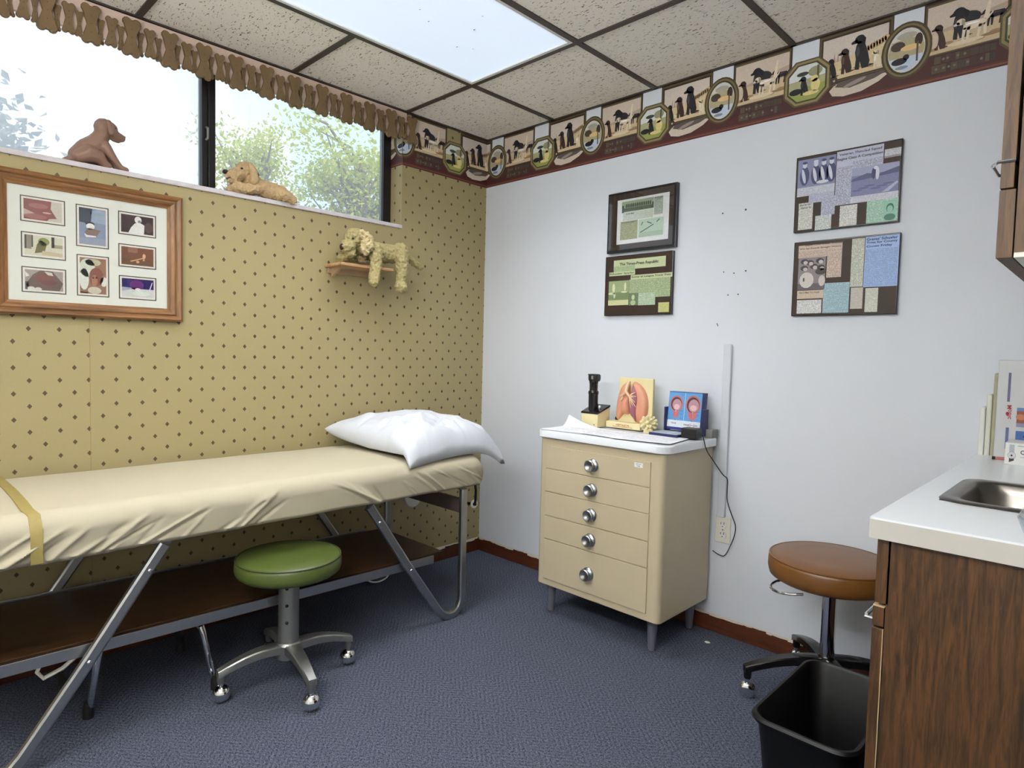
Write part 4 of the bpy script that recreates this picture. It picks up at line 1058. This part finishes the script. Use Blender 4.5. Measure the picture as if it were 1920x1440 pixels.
clip_piece(t, fn, [(1.963,1.441,2.005,1.614,(206,208,196),0,.5)])
clip_piece(t, fn, [(1.967,1.362,2.007,1.438,(198,192,182),0,.25)])
clip_piece(t, fn, [(2.007,1.438,2.114,1.616,(160,186,232),0,0),(2.009,1.440,2.112,1.572,(156,182,230),.3,.35)], [("Graves' Schueler",2.011,1.602,2.108,1.612,(20,30,60)),('Tries for County',2.011,1.589,2.108,1.599,(20,30,60)),('Crown Friday',2.011,1.576,2.092,1.586,(20,30,60))])
clip_piece(t, fn, [(2.015,1.349,2.056,1.434,(210,212,200),0,.3)])

# =================================================================== raceway, outlet, adapter and cord
rw = thing('cable_raceway', (1.505, 0, .50), 'white vertical cable raceway strip above the wall outlet', 'cable raceway')
obj('channel', bx(1.488, -.016, .500, 1.522, 0, 1.226), 'raceway', rw, bevel=.003)
obj('end_cap', bx(1.489, -.0165, 1.18, 1.521, -.001, 1.229), 'raceway', rw, bevel=.003)
ol = thing('wall_outlet', (1.512, 0, .390), 'ivory duplex wall outlet below the raceway beside the beige chest', 'outlet')
obj('plate', bx(1.479, -.007, .390, 1.547, 0, .504), 'ivory_pl', ol, bevel=.003)
for z in (.425, .468):
    r = MB(); r.loops([[(1.513+x, -.0065, z+y) for x, y in rrect(-.017,-.0145,.017,.0145,.012,6)], [(1.513+x, -.0095, z+y) for x, y in rrect(-.0165,-.014,.0165,.014,.012,6)]])
    s = obj('socket', r, 'white_pl', ol)
    for x0, h in ((1.506,.0045),(1.5195,.0055)): obj('slot', bx(x0-.0012, -.0099, z+.001, x0+.0012, -.0093, z+.001+h*2), 'nose', s)
    obj('slot', MB().lathe(((.0026, 0), (.002, .0006)), (1.513, -.0093, z-.007), 8, '-y'), 'nose', s)
obj('cover_screw', MB().lathe(((.003, 0), (.002, .001)), (1.513, -.007, .4465), 8, '-y'), 'chrome', ol)

# =================================================================== dogs
def seated_dog():
    t = thing('dog_figurine', (-.036, -1.915, 1.810), 'tan plaster figurine of a seated dog looking right on the window sill', 'figurine')
    X = -.037; mb = MB()
    def c(pts, n=5): chain(mb, [((X+dx, y, z), r) for dx, y, z, r in pts], n)
    c([(0,-1.975,1.843,.031),(0,-1.950,1.872,.034),(0,-1.922,1.895,.033),(0,-1.903,1.925,.028),(0,-1.893,1.952,.029)])       # rump, back, neck
    c([(0,-1.893,1.961,.034),(0,-1.878,1.958,.031)])                                                              # skull
    c([(0,-1.872,1.946,.022),(0,-1.848,1.938,.018),(0,-1.838,1.937,.015)])                                        # muzzle
    c([(0,-1.862,1.930,.012),(0,-1.848,1.925,.009)])                                                              # jaw
    c([(0,-1.905,1.895,.031),(0,-1.893,1.880,.026)])                                                              # chest
    for s in (-1, 1):
        c([(s*.022,-1.972,1.836,.024),(s*.030,-1.946,1.850,.030),(s*.031,-1.920,1.846,.024),(s*.027,-1.902,1.828,.015),(s*.027,-1.885,1.820,.011)])   # thigh, hind foot
        c([(s*.017,-1.893,1.890,.019),(s*.018,-1.879,1.868,.016),(s*.018,-1.860,1.842,.0125),(s*.018,-1.846,1.824,.011),(s*.018,-1.826,1.8195,.0095)])  # foreleg, paw
    c([(0,-1.985,1.830,.020),(.002,-2.005,1.820,.011),(.01,-2.018,1.817,.007)])
    blob('body', mb, 'ceramic', t, .0028, 4)
    e = MB()
    for s in (-1, 1):
        pass
    for s in (-1, 1):
        m = MB(); chain(m, [((X+s*.030,-1.885,1.976),.010),((X+s*.036,-1.880,1.957),.012),((X+s*.034,-1.878,1.938),.009)], 4)
        blob('ear', m, 'ceramic', t, .003, 3)
        obj('eye', MB().sphere((X+s*.0215,-1.862,1.962), .004, 8, 6), 'nose', t, smooth=True)
    obj('nose', MB().sphere((X,-1.828,1.943), (.007,.005,.005), 10, 6), 'ceramic', t, smooth=True)
seated_dog()

def lying_dog():
    t = thing('plush_dog', (-.03, -1.33, 1.810), 'tan plush dog lying on the window sill with its chin on its paws', 'plush toy')
    X = -.022; mb = MB()
    def c(pts, n=5): chain(mb, [((X+dx, y, z), r) for dx, y, z, r in pts], n)
    c([(0,-1.372,1.897,.030),(0,-1.345,1.868,.036),(0,-1.31,1.855,.038),(0,-1.265,1.850,.040),(0,-1.225,1.845,.038)])     # torso
    c([(0,-1.384,1.915,.038),(0,-1.372,1.917,.036)])                                                              # head
    c([(0,-1.410,1.893,.030),(0,-1.438,1.884,.026)])                                                              # muzzle
    c([(0,-1.430,1.868,.022),(0,-1.441,1.864,.016)])
    for s in (-1, 1):
        c([(s*.026,-1.340,1.846,.024),(s*.030,-1.385,1.834,.022),(s*.026,-1.425,1.833,.023)])
        c([(s*.030,-1.240,1.838,.028),(s*.034,-1.205,1.834,.024),(s*.036,-1.190,1.824,.021)])
    blob('body', mb, 'plush_tan', t, .003, 3, .014, .010)
    for s in (-1, 1):
        m = MB(); chain(m, [((X+s*.034,-1.372,1.932),.012),((X+s*.043,-1.362,1.905),.017),((X+s*.043,-1.360,1.878),.018),((X+s*.040,-1.362,1.866),.015)], 5)
        blob('ear', m, 'plush_tan', t, .0035, 4, .004, .02)
        obj('eye', MB().sphere((X+s*.029,-1.407,1.914), (.004,.006,.004), 10, 6), 'nose', t, smooth=True)
    obj('nose', MB().sphere((X,-1.463,1.893), (.013,.012,.010), 14, 8), 'nose', t, smooth=True)
    obj('mouth', MB().tube(((X+.02,-1.445,1.874),(X+.013,-1.455,1.868),(X,-1.459,1.866)), .0022, 6), 'nose', t)
    m = MB(); pts = [(X+.043*math.cos(a), -1.346+.010*math.sin(a)*0, 1.878+.040*math.sin(a)) for a in [2*math.pi*k/20 for k in range(21)]]
    obj('collar', MB().tube([(x, y+.012*(z-1.878)/.04, z) for x, y, z in pts], .003, 6, cap=False), 'nose', t)
lying_dog()

# wall shelf with a floppy plush dog draped over it
ws = thing('wall_shelf', (.08, -.88, 1.520), 'small wooden bracket shelf under the draped plush dog on the papered wall', 'shelf')
obj('shelf_board', bx(.001, -1.020, 1.548, .145, -.735, 1.562), wood('pale_shelf_wood', (150, 112, 76), (196, 160, 120), 'y'), ws, bevel=.003)
obj('apron', bx(.001, -1.005, 1.522, .012, -.750, 1.548), 'tan_edge', ws)
for y in (-.985, -.775):
    m = MB(); m.loops([[(.012, y+s, 1.548), (.10, y+s, 1.548), (.012, y+s, 1.505)] for s in (-.006, .006)]); obj('bracket', m, 'tan_edge', ws)
def shelf_dog():
    t = thing('plush_dog', (.1, -.85, 1.562), 'shaggy cream plush dog draped over the wall shelf with dangling legs', 'plush toy')
    mb = MB()
    def c(pts, n=5, m=mb): chain(m, [((x, y, z), r) for x, y, z, r in pts], n)
    c([(.10,-.855,1.640,.046),(.10,-.80,1.634,.048),(.10,-.74,1.636,.047),(.10,-.695,1.640,.046)])            # torso along the shelf
    c([(.11,-.918,1.688,.043),(.11,-.938,1.684,.042),(.11,-.90,1.672,.04)])                                   # head
    c([(.12,-.968,1.640,.034),(.125,-.985,1.632,.028)])                                                       # muzzle
    c([(.12,-.958,1.612,.026),(.12,-.968,1.606,.02)])
    c([(.10,-.885,1.650,.042),(.10,-.86,1.645,.044)])
    c([(.145,-.842,1.640,.034),(.158,-.845,1.585,.029),(.165,-.853,1.530,.026),(.168,-.860,1.495,.027),(.178,-.868,1.482,.022)])   # near foreleg
    c([(.145,-.700,1.650,.040),(.158,-.698,1.600,.034),(.163,-.698,1.555,.028),(.163,-.703,1.510,.023)])      # near hind leg
    c([(.165,-.706,1.478,.031),(.182,-.708,1.470,.026)])                                                      # hind paw
    c([(.055,-.90,1.586,.024),(.07,-.95,1.588,.024),(.09,-.985,1.586,.022)])                                  # far foreleg, on the shelf
    blob('body', mb, 'plush_cream', t, .0036, 3, .018, .012)
    m = MB(); c([(.10,-.665,1.650,.022),(.10,-.61,1.628,.020),(.10,-.57,1.606,.018),(.10,-.535,1.592,.014)], 6, m); blob('tail', m, 'plush_cream', t, .0042, 3, .014, .012)
    for x, s in ((.155, 1), (.062, -1)):
        m = MB(); c([(x-.006*s,-.915,1.705,.016),(x+.004*s,-.892,1.675,.026),(x+.006*s,-.895,1.648,.030),(x+.006*s,-.903,1.625,.022)], 6, m)
        blob('ear', m, 'plush_pale', t, .0042, 2, .030, .010)
    for s in (-1, 1): obj('eye', MB().sphere((.115+s*.030,-.960,1.674), .0055, 10, 8), 'nose', t, smooth=True)
    obj('nose', MB().sphere((.130,-1.008,1.632), (.012,.009,.015), 12, 8), 'nose', t, smooth=True)
    tb = bone_mesh(.034, .030, .006, 0, 'bone_tag'); tb.transform(Matrix.Rotation(0, 4, 'X'))
    o = obj('bone_tag', tb, [], t); o.location = Vector((.150, -.914, 1.583))-t.location; o['label'] = 'pale bone-shaped collar tag'
    obj('tag_string', MB().tube(((.150,-.912,1.598),(.138,-.905,1.62)), .0015, 5), 'nose', t)
shelf_dog()

# =================================================================== things on the chest of drawers
def sheet_of_paper(cx, cy, rot, w, h, z, label, curl=None, text=.5):
    ca, sa = math.cos(rot), math.sin(rot); NX, NY = 18, 14; p = Print(); G = {}
    def wp(u, v, l):
        x, y = cx+(u*ca-v*sa), cy+(u*sa+v*ca); zz = z+.0010*noise.noise((x*9, y*9, cx))+.0020
        if curl:
            d = (u*curl[0]+v*curl[1])-curl[2]
            if d > 0: zz += curl[3]*d*d
        return (x, y, zz)
    for i in range(NX):
        for j in range(NY):
            u0, u1 = -w/2+w*i/NX, -w/2+w*(i+1)/NX; v0, v1 = -h/2+h*j/NY, -h/2+h*(j+1)/NY
            ink = text if 1 < i < NX-2 and 1 < j < NY-2 and (j*5+i//6) % 4 else 0
            p.rect(u0, v0, u1, v1, (242, 243, 248), 0, 0); p.F[-1] = (p.F[-1][0], p.F[-1][1][:3]+(0,), 0)
            if ink and (i*7+j*3) % 5 != 0:
                p.rect(u0, v0+(v1-v0)*.35, u1, v0+(v1-v0)*.62, (198, 200, 216), .6)
    o = p.emit('paper_sheet', lambda u, v, l: tuple(Vector(wp(u, v, l))+Vector((0, 0, .0003*l))), None, 'print_fine')
    base = Vector((cx, cy, z)); o.data.transform(Matrix.Translation(-base)); o.location = base
    bm = bmesh.new(); bm.from_mesh(o.data); bmesh.ops.remove_doubles(bm, verts=bm.verts, dist=1e-6); bm.to_mesh(o.data); bm.free()
    for q in o.data.polygons: q.use_smooth = True
    return tag(o, label, 'paper', 'papers on the beige chest')
sheet_of_paper(.955, -.325, .06, .216, .215, CT, 'printed sheet at the left of the beige chest top with a curled back corner', (-.25, .97, .075, 16.0))
sheet_of_paper(1.13, -.315, -.05, .279*.9, .210, CT+.0016, 'printed sheet in the middle of the beige chest top')
sheet_of_paper(1.335, -.315, .16, .250, .216, CT+.0030, 'printed sheet overhanging the right front corner of the beige chest top')

# otoscope charger
oc = thing('otoscope_charger', (.945, -.145, CT), 'black otoscope handle standing in a cream charger box on the chest', 'otoscope')
m = MB(); m.loops([[(x, -.200, CT+.003), (x, -.105, CT+.003), (x, -.105, CT+.094), (x, -.200, CT+.064)] for x in (.892, .986)])
obj('charger_box', m, 'cream_pl', oc, bevel=.003)
m = MB(); m.loops([[(x, -.202, CT+.064), (x, -.103, CT+.0945), (x, -.103, CT+.104), (x, -.198, CT+.072)] for x in (.890, .988)])
obj('charger_lid', m, 'black_gl', oc, bevel=.002)
hd = Vector((.926, -.155, 0))
obj('handle', MB().lathe(((.022, CT+.070), (.0225, CT+.15), (.0245, CT+.155), (.024, CT+.165), (.0195, CT+.17), (.0195, CT+.20), (.021, CT+.205), (.021, CT+.228), (.015, CT+.236)), (hd.x, hd.y, 0), 18), 'black_gl', oc, smooth=True, angle=40)
hh = MB(); hh.loops([[(hd.x+x*s, hd.y+y*s, z) for x, y in rrect(-.019,-.020,.025,.020,.006,3)] for z, s in ((CT+.212,.9),(CT+.222,1.05),(CT+.240,1.05),(CT+.246,.85))])
obj('head', hh, 'black_pl', oc, smooth=True, angle=40)
obj('head_window', bx(hd.x+.001, hd.y-.0222, CT+.222, hd.x+.012, hd.y-.0205, CT+.238), 'grey_pl', oc)
obj('specula_tip', MB().tube(((hd.x-.012, hd.y, CT+.236), (hd.x-.034, hd.y, CT+.243)), [.006, .0025], 10), 'black_pl', oc, smooth=True)
obj('thumb_switch', MB().sphere((.960, -.150, CT+.094), (.006, .006, .008), 10, 8), 'white_pl', oc, smooth=True)
for x in (.912, .968): obj('indicator', MB().lathe(((.0035, 0), (.0025, .001)), (x, -.2005, CT+.016), 8, '-y'), 'grey_pl', oc)

# anatomical lung model
lm = thing('lung_model', (1.10, -.10, CT), 'cream plaque lung model with cut-open purple lung standing on the chest', 'anatomical model')
LX, LZ, LY = 1.028, 1.071, -.098                                  # top-left of the plaque face
obj('plaque', bx(LX, LY, CT+.030, LX+.180, LY+.016, LZ), 'cream_pl', lm, bevel=.003)
bs = obj('base', bx(.992, -.142, CT+.0055, 1.176, -.050, CT+.034), 'cream_pl', lm, bevel=.002)
p = Print(); p.text('HEPTALE IN', 1.050, CT+.0165, 1.118, CT+.025, (178, 84, 44), 1); p.rect(1.030, CT+.0115, 1.135, CT+.0135, (150, 110, 80), 1)
p.emit('lettering', lambda u, v, l: (u, -.1423-.0002*l, v), bs)
def zp(a, b): return (LX+(a-765)*.000256, LZ-(b-200)*.000221)
def relief(name, outline, c, h, mat, y0=LY):
    cu, cv = zp(*c); rings = []
    pts = [zp(*q) for q in outline]
    for k in range(6):
        s = math.cos(math.pi/2*k/5.5); d = h*math.sin(math.pi/2*k/5)
        rings.append([(cu+(u-cu)*s, y0-d, cv+(v-cv)*s) for u, v in pts])
    obj(name, MB().loops(rings), mat, lm, smooth=True, angle=60)
def spline(pts, n=5):
    out = []; N_ = len(pts)
    for i in range(N_):
        p0, p1, p2, p3 = [Vector(pts[(i+k-1) % N_]) for k in range(4)]
        for j in range(n):
            t = j/n; out.append(tuple(.5*((2*p1)+(p2-p0)*t+(2*p0-5*p1+4*p2-p3)*t*t+(3*p1-p0-3*p2+p3)*t**3)))
    return out
relief('lung', spline([(930,300),(1000,330),(1020,480),(1030,700),(1010,930),(900,950),(800,1070),(745,1060),(740,900),(770,620),(840,400)]), (900,680), .026, 'orange')
relief('lung', spline([(1090,280),(1190,310),(1310,430),(1380,620),(1385,850),(1340,1080),(1270,1150),(1190,1120),(1080,960),(1040,900),(1050,600),(1060,400)]), (1220,720), .024, 'orange')
relief('lobe', spline([(900,600),(1020,560),(1030,760),(1010,940),(880,930),(850,780)]), (950,760), .032, 'orange')
relief('cut_surface', spline([(1090,320),(1140,350),(1210,470),(1240,640),(1215,850),(1180,1090),(1110,1030),(1040,930),(1045,740),(1070,560),(1075,420)]), (1140,700), .034, 'purple')
def br(pts, r): obj('bronchus', MB().tube([(zp(a, b)[0], LY-d, zp(a, b)[1]) for a, b, d in pts], r, 8), 'trachea', lm, smooth=True)
br([(1030,270,.020),(1025,380,.034),(1015,480,.038)], [.008,.009,.0085]); br([(1015,470,.037),(950,540,.033),(880,590,.03)], [.007,.006,.004]); br([(935,550,.033),(925,620,.032),(890,670,.03)], [.005,.004,.003]); br([(1015,470,.038),(1070,540,.039),(1110,590,.039)], [.007,.0065,.005])
for a, b in ((1200,480),(1220,560),(1200,690),(1215,780),(1150,760),(1110,800),(1180,600),(1140,500)): br([(1090,570,.039),((1090+a)/2+8,(570+b)/2-6,.040),(a,b,.033)], [.0035,.0025,.0012])

obj_small = top('black_box', bx(.995, -.075, CT, 1.030, -.03, CT+.048), 'nose', 'small dark box standing between the charger and the lung model', 'box', (1.012, -.052, CT), bevel=.002)

# knobbly yellow cluster model
fl = MB(); rnd = random.Random(4); c0 = Vector((1.222, -.145, CT+.042))
fl.ico(c0, .018, 2)
for k in range(30):
    a = k*2.399963; zt = 1-2*(k+.5)/30; rr = math.sqrt(1-zt*zt); d = Vector((rr*math.cos(a), rr*math.sin(a), zt))
    if d.z < -.9: continue
    chain(fl, [(c0+d*.016, .0055), (c0+d*.030, .0065), (c0+d*.034, .0075)], 3)
fl.box(1.207, -.165, CT, 1.237, -.135, CT+.02)
fo = blob('cluster_model', fl, 'cream_pl', None, .0026, 2, loc=(1.222, -.150, CT)); tag(fo, 'knobbly pale yellow cluster model beside the lung model', 'model')

# folding desk display of bladders
dp = thing('bladder_display', (1.345, -.11, CT), 'blue folding desk display showing two bladder cross-sections', 'display')
dz0, dz1 = CT+.022, 1.022
pn = MB(); 
def dpt(u, v, d): return (1.277+u*.160, -.080+.028*(v-.5)*.6-d, dz0+v*(dz1-dz0))
pn.loops([[dpt(0,0,0),dpt(1.05,0,0),dpt(1.05,1,0),dpt(0,1,0)], [dpt(0,0,-.022),dpt(1.05,0,-.022),dpt(1.05,1,-.022),dpt(0,1,-.022)]])
obj('panel', pn, 'navy', dp, bevel=.002)
for u in (-.03, 1.08): obj('side_rail', bx(1.277+u*.160-.004, -.10, CT+.006, 1.277+u*.160+.004, -.055, CT+.118), 'navy', dp, bevel=.002)
p = Print(); p.rect(.0,.0,.97,1,(92,150,206),0); p.rect(0,0,.97,.07,(44,48,120),1); p.rect(0,.07,.97,.25,(216,222,232),1); p.rect(.478,.25,.49,1,(186,206,226),1); p.rect(0,.975,.97,1,(64,104,160),1)
for u, s in ((.235, 1.0), (.725, 1.12)):
    p.ell(u, .68, .195*s, .215*s, (178,112,108), 2, 22); p.ell(u, .675, .162*s, .18*s, (84,48,58), 3, 22); p.ell(u+.02, .655, .135*s, .15*s, (176,138,148), 4, 20); p.ell(u+.02, .60, .085*s, .075, (214,178,186), 5)
    p.ell(u, .42, .085*(1 if s == 1 else 1.5), .105*(1 if s == 1 else 1.3), (190,104,110), 3); p.rect(u-.012, .27, u+.012, .52, (224,176,160), 4); p.rect(u-.006, .24, u+.006, .47, (92,40,48), 5)
    for dv in (.92, .5, .42, .3): p.rect(u+.13, dv, u+.20, dv+.008, (60,96,150), 3)
p.text('Normal', .13, .155, .27, .195, (60,60,80), 3); p.text('Enlarged prostate', .50, .13, .90, .175, (60,60,80), 3)
p.emit('picture', lambda u, v, l: dpt(u, v, .0006+.00025*l), dp)
bp = obj('base', bx(1.266, -.215, CT+.0045, 1.400, -.055, CT+.016), 'navy', dp, bevel=.003)
p = Print(); p.rect(1.269, -.212, 1.392, -.104, (206, 218, 226), 0)
for k in range(-5, 5): p.rect(1.275, -.150+.009*k, 1.335-.008*(k % 2), -.147+.009*k, (150,166,190), 1); p.rect(1.350, -.150+.009*k, 1.388, -.147+.009*k, (150,166,190), 1)
p.emit('card', lambda u, v, l: (u, v, CT+.0163+.0002*l), bp)

# black plug-in adapter and its cord
ad = thing('power_adapter', (1.440, -.150, CT), 'black plug-in power adapter lying prongs up on the chest', 'adapter')
obj('case', bx(1.4045, -.195, CT+.0045, 1.472, -.140, CT+.047), 'black_pl', ad, bevel=.004)
for x in (1.430, 1.447): obj('prong', bx(x-.001, -.172, CT+.046, x+.001, -.165, CT+.063), 'chrome', ad)
top('grey_box', bx(1.445, -.075, CT, 1.482, -.02, CT+.036), 'grey_pl', 'small grey box behind the power adapter at the right back corner', 'box', (1.463, -.048, CT), bevel=.003)
def sp_open(pts, n=6):
    q = [Vector(pts[0])]+[Vector(p) for p in pts]+[Vector(pts[-1])]; out = []
    for i in range(1, len(q)-2):
        p0, p1, p2, p3 = q[i-1:i+3]
        for j in range(n):
            t = j/n; out.append(.5*((2*p1)+(p2-p0)*t+(2*p0-5*p1+4*p2-p3)*t*t+(3*p1-p0-3*p2+p3)*t**3))
    return out+[q[-1]]
cordp = sp_open([(1.4715,-.165,CT+.024),(1.484,-.160,CT+.020),(1.4945,-.145,.800),(1.500,-.10,.755),(1.520,-.045,.690),(1.533,-.026,.668),(1.533,-.022,.62),(1.536,-.022,.574),(1.556,-.020,.52),(1.573,-.018,.478),(1.570,-.018,.435),(1.553,-.018,.385),(1.532,-.018,.343),(1.505,-.016,.340),(1.476,-.014,.350)])
cd_ = MB().tube(cordp, .0021, 7)
top('adapter_cord', cd_, 'cord', 'thin black adapter cord hanging from the chest down past the outlet', 'cord', (1.53, -.02, .34), smooth=True)

# =================================================================== things on the counter
def folder(x0, x1, z1, mat, label):
    m = MB(); r = .004
    m.loops([[(x, y, KZ) for x, y in rrect(x0, -.085, x1, -.004, r, 3)], [(x, y, z1-.004) for x, y in rrect(x0, -.085, x1, -.004, r, 3)], [(x, y, z1) for x, y in rrect(x0+.003, -.082, x1-.003, -.007, r*.6, 3)]])
    top('file_folder', m, mat, label, 'folder', ((x0+x1)/2, -.045, KZ), 'folders standing on the counter', smooth=True)
folder(2.3765, 2.391, 1.040, 'white_pl', 'shortest white folder at the outer end of the upright row on the counter')
folder(2.3925, 2.4065, 1.080, 'spigot', 'pale grey mid-height folder second in the upright row on the counter')
folder(2.4075, 2.4185, 1.147, 'olive_card', 'olive card folder beside the brochure box on the counter')
bxs = thing('brochure_box', (2.56, -.06, KZ), 'grey-white brochure box with red lettering and photos at the back of the counter', 'box')
obj('carton', bx(2.4195, -.110, KZ, 2.70, -.012, 1.188), plain('grey_carton', (196, 198, 200), .4, var=.03), bxs, bevel=.003)
p = Print(); p.rect(2.445,1.062,2.4515,1.150,(92,92,128),0); p.rect(2.446,.918,2.4535,.984,(96,100,150),0)
p.text('Mobic', 2.446, 1.010, 2.457, 1.052, (178, 48, 62), 1, turn=True); p.ell(2.4475,1.026,.004,.006,(178,48,62),1)
p.rect(2.470,.988,2.66,1.046,(140,74,58),0); p.rect(2.470,1.036,2.66,1.046,(96,128,178),1); p.rect(2.470,.988,2.66,1.000,(136,140,172),1)
for k in range(9): p.ell(2.48+.02*k, 1.018+.006*(k % 2), .012, .009, (186,118,86), 1)
p.rect(2.470,.935,2.66,.976,(66,104,168),0); p.rect(2.470,.935,2.66,.950,(176,184,204),1); p.rect(2.47,.905,2.66,.915,(170,170,176),0)
p.emit('printing', lambda u, v, l: (u, -.1103-.0003*l, v), bxs)
wbx = thing('watch_box', (2.53, -.20, KZ), 'small white carton printed with a round dial in front of the brochure box', 'box')
obj('carton', bx(2.462, -.252, KZ, 2.60, -.15, .953), 'white_pl', wbx, bevel=.0015)
p = Print(); p.rect(2.472,.918,2.4835,.948,(176,178,184),0); p.ell(2.478,.917,.0092,.0105,(150,152,158),1,20); p.ell(2.478,.917,.0078,.009,(222,222,224),1.5,20); p.ell(2.478,.917,.0055,.0065,(150,152,158),2,18); p.ell(2.478,.917,.0045,.0054,(216,216,220),2.5,18); p.ell(2.478,.917,.0025,.003,(50,50,56),3)
p.poly([(2.4725,.909),(2.4835,.909),(2.4835,.903),(2.4725,.897)],(60,58,62),1); p.text('C', 2.497,.922,2.506,.934,(60,60,66),1); p.rect(2.491,.944,2.51,.946,(150,150,156),1); p.rect(2.497,.913,2.512,.915,(176,176,182),1)
p.emit('printing', lambda u, v, l: (u, -.2523-.0003*l, v), wbx)
ds = thing('dispenser_bottle', (2.516, -.21, .953), 'small white bottle with a black spout on the white carton', 'bottle')
obj('bottle', MB().lathe(((.012, .953), (.014, .956), (.014, .985), (.010, .994), (.001, .997)), (2.520, -.205, 0), 16), 'white_pl', ds, smooth=True)
obj('spout', MB().tube(((2.508,-.212,.972),(2.498,-.218,.969)), [.005, .002], 8), 'black_pl', ds, smooth=True)
rp = thing('red_pen', (2.44, -.15, KZ), 'red marker pen lying on the counter beside the upright folders', 'pen')
obj('barrel', MB().tube(((2.4315,-.170,KZ+.005),(2.459,-.165,KZ+.005)), .0045, 10), plain('red_marker', (178, 104, 104), .4), rp, smooth=True)
obj('cap', MB().tube(((2.424,-.1715,KZ+.005),(2.4315,-.170,KZ+.005)), .0050, 10), 'nose', rp, smooth=True)
dish = MB()
def dl(e, z, r): return [(x, y, z) for x, y in rrect(2.580+e, -1.192+e, 2.72-e, -1.06-e, r, 5)]
dish.loops([dl(.012,KZ+.0005,.02), dl(.008,KZ+.004,.02), dl(0,KZ+.032,.012), dl(.002,KZ+.033,.012), dl(.010,KZ+.006,.02)])
top('plastic_dish', dish, 'clear_pl', 'clear plastic dish on the counter corner in front of the sink', 'dish', (2.65, -1.126, KZ), smooth=True, angle=40)
sc = MB(); sc.loops([[(1.524+x, -.126+y, z) for x, y in ((-.010,-.004),(.002,-.008),(.011,.003),(.003,.006),(-.008,.004))] for z in (.0005, .004)])
top('paper_scrap', sc, 'white_pl', 'tiny white paper scrap on the carpet beside the chest', 'scrap', (1.524, -.126, 0))
wcl = sp_open([(.56,-1.14,.262),(.565,-1.12,.238),(.565,-1.08,.228),(.565,-1.04,.238),(.56,-1.02,.262)])
top('cord_loop', MB().tube(wcl, .003, 6), 'ivory_pl', 'thin pale cord loop hanging beneath the table shelf', 'cord', (.56, -1.08, .23), smooth=True)

# =================================================================== trees outside the window
def tree(name, base, height, crown, nclump, leaves, mat, size, label, seed, clr=1.0):
    rnd = random.Random(seed); t = thing(name, base, label, 'tree', 'trees outside the window')
    tr = MB(); b = Vector(base); top_ = b+Vector((0, 0, height))
    tr.tube([b, b+Vector((.1, .05, height*.4)), b+Vector((-.05, .1, height*.75)), top_], [.16, .12, .08, .04], 8)
    cl = []
    for k in range(nclump):
        c = Vector((rnd.gauss(0, .42)*crown[0], rnd.gauss(0, .42)*crown[1], rnd.gauss(0, .40)*crown[2]))+b+Vector((0, 0, crown[3]))
        cl.append(c); s = b+Vector((0, 0, max(.5, min(height, c.z-b.z-.5-rnd.random()))))
        mid = s.lerp(c, .5)+Vector((rnd.uniform(-.2, .2), rnd.uniform(-.2, .2), rnd.uniform(0, .3)))
        tr.tube([s, mid, c], [.035, .02, .008], 5)
    obj('trunk', tr, 'trunk', t, smooth=True)
    lb = MB()
    for c in cl:
        rr = rnd.uniform(.28, .55)*clr
        for _ in range(leaves):
            d = Vector((rnd.gauss(0, 1), rnd.gauss(0, 1), rnd.gauss(0, .8))).normalized()*rr*rnd.random()**.4
            p = c+d; a = Vector((rnd.uniform(-1, 1), rnd.uniform(-1, 1), rnd.uniform(-1, .6))).normalized(); s = a.cross(Vector((rnd.uniform(-1, 1), rnd.uniform(-1, 1), 1))).normalized()
            L = size*rnd.uniform(.7, 1.3); w = L*.3; nn = a.cross(s)*L*.12
            v = [lb.bm.verts.new(q) for q in (p, p+a*L*.4+s*w+nn, p+a*L, p+a*L*.4-s*w+nn)]
            lb.bm.faces.new((v[0], v[1], v[2])); lb.bm.faces.new((v[0], v[2], v[3]))
    lo = obj('leaves', lb, mat, t); lo['kind'] = 'stuff'
    return t
tree('oak_tree', (-6.2, 3.05, -.4), 4.6, (1.0, 1.35, 1.0, 4.15), 62, 85, 'leaf_bright', .085, 'yellow-green oak tree with a spreading crown outside the right pane', 21)
tree('oak_tree', (-8.6, 2.35, -.4), 4.6, (.8, .75, .5, 4.75), 26, 100, 'leaf_bright', .085, 'smaller rounded tree outside just right of the window mullion', 5)
tree('oak_tree', (-5.6, -1.95, -.4), 3.7, (.8, .62, .55, 3.45), 48, 60, 'leaf_grey', .115, 'tree with leaves painted a hazy grey at the left edge outside the hazy pane', 9)
gr = MB(); gr.box(-30, -25, -.45, -.15, 25, -.4)
g = obj('ground_outside', gr, plain('grass_outside', (96, 112, 62), .9, var=.3, nscale=2)); tag(g, kind='structure')
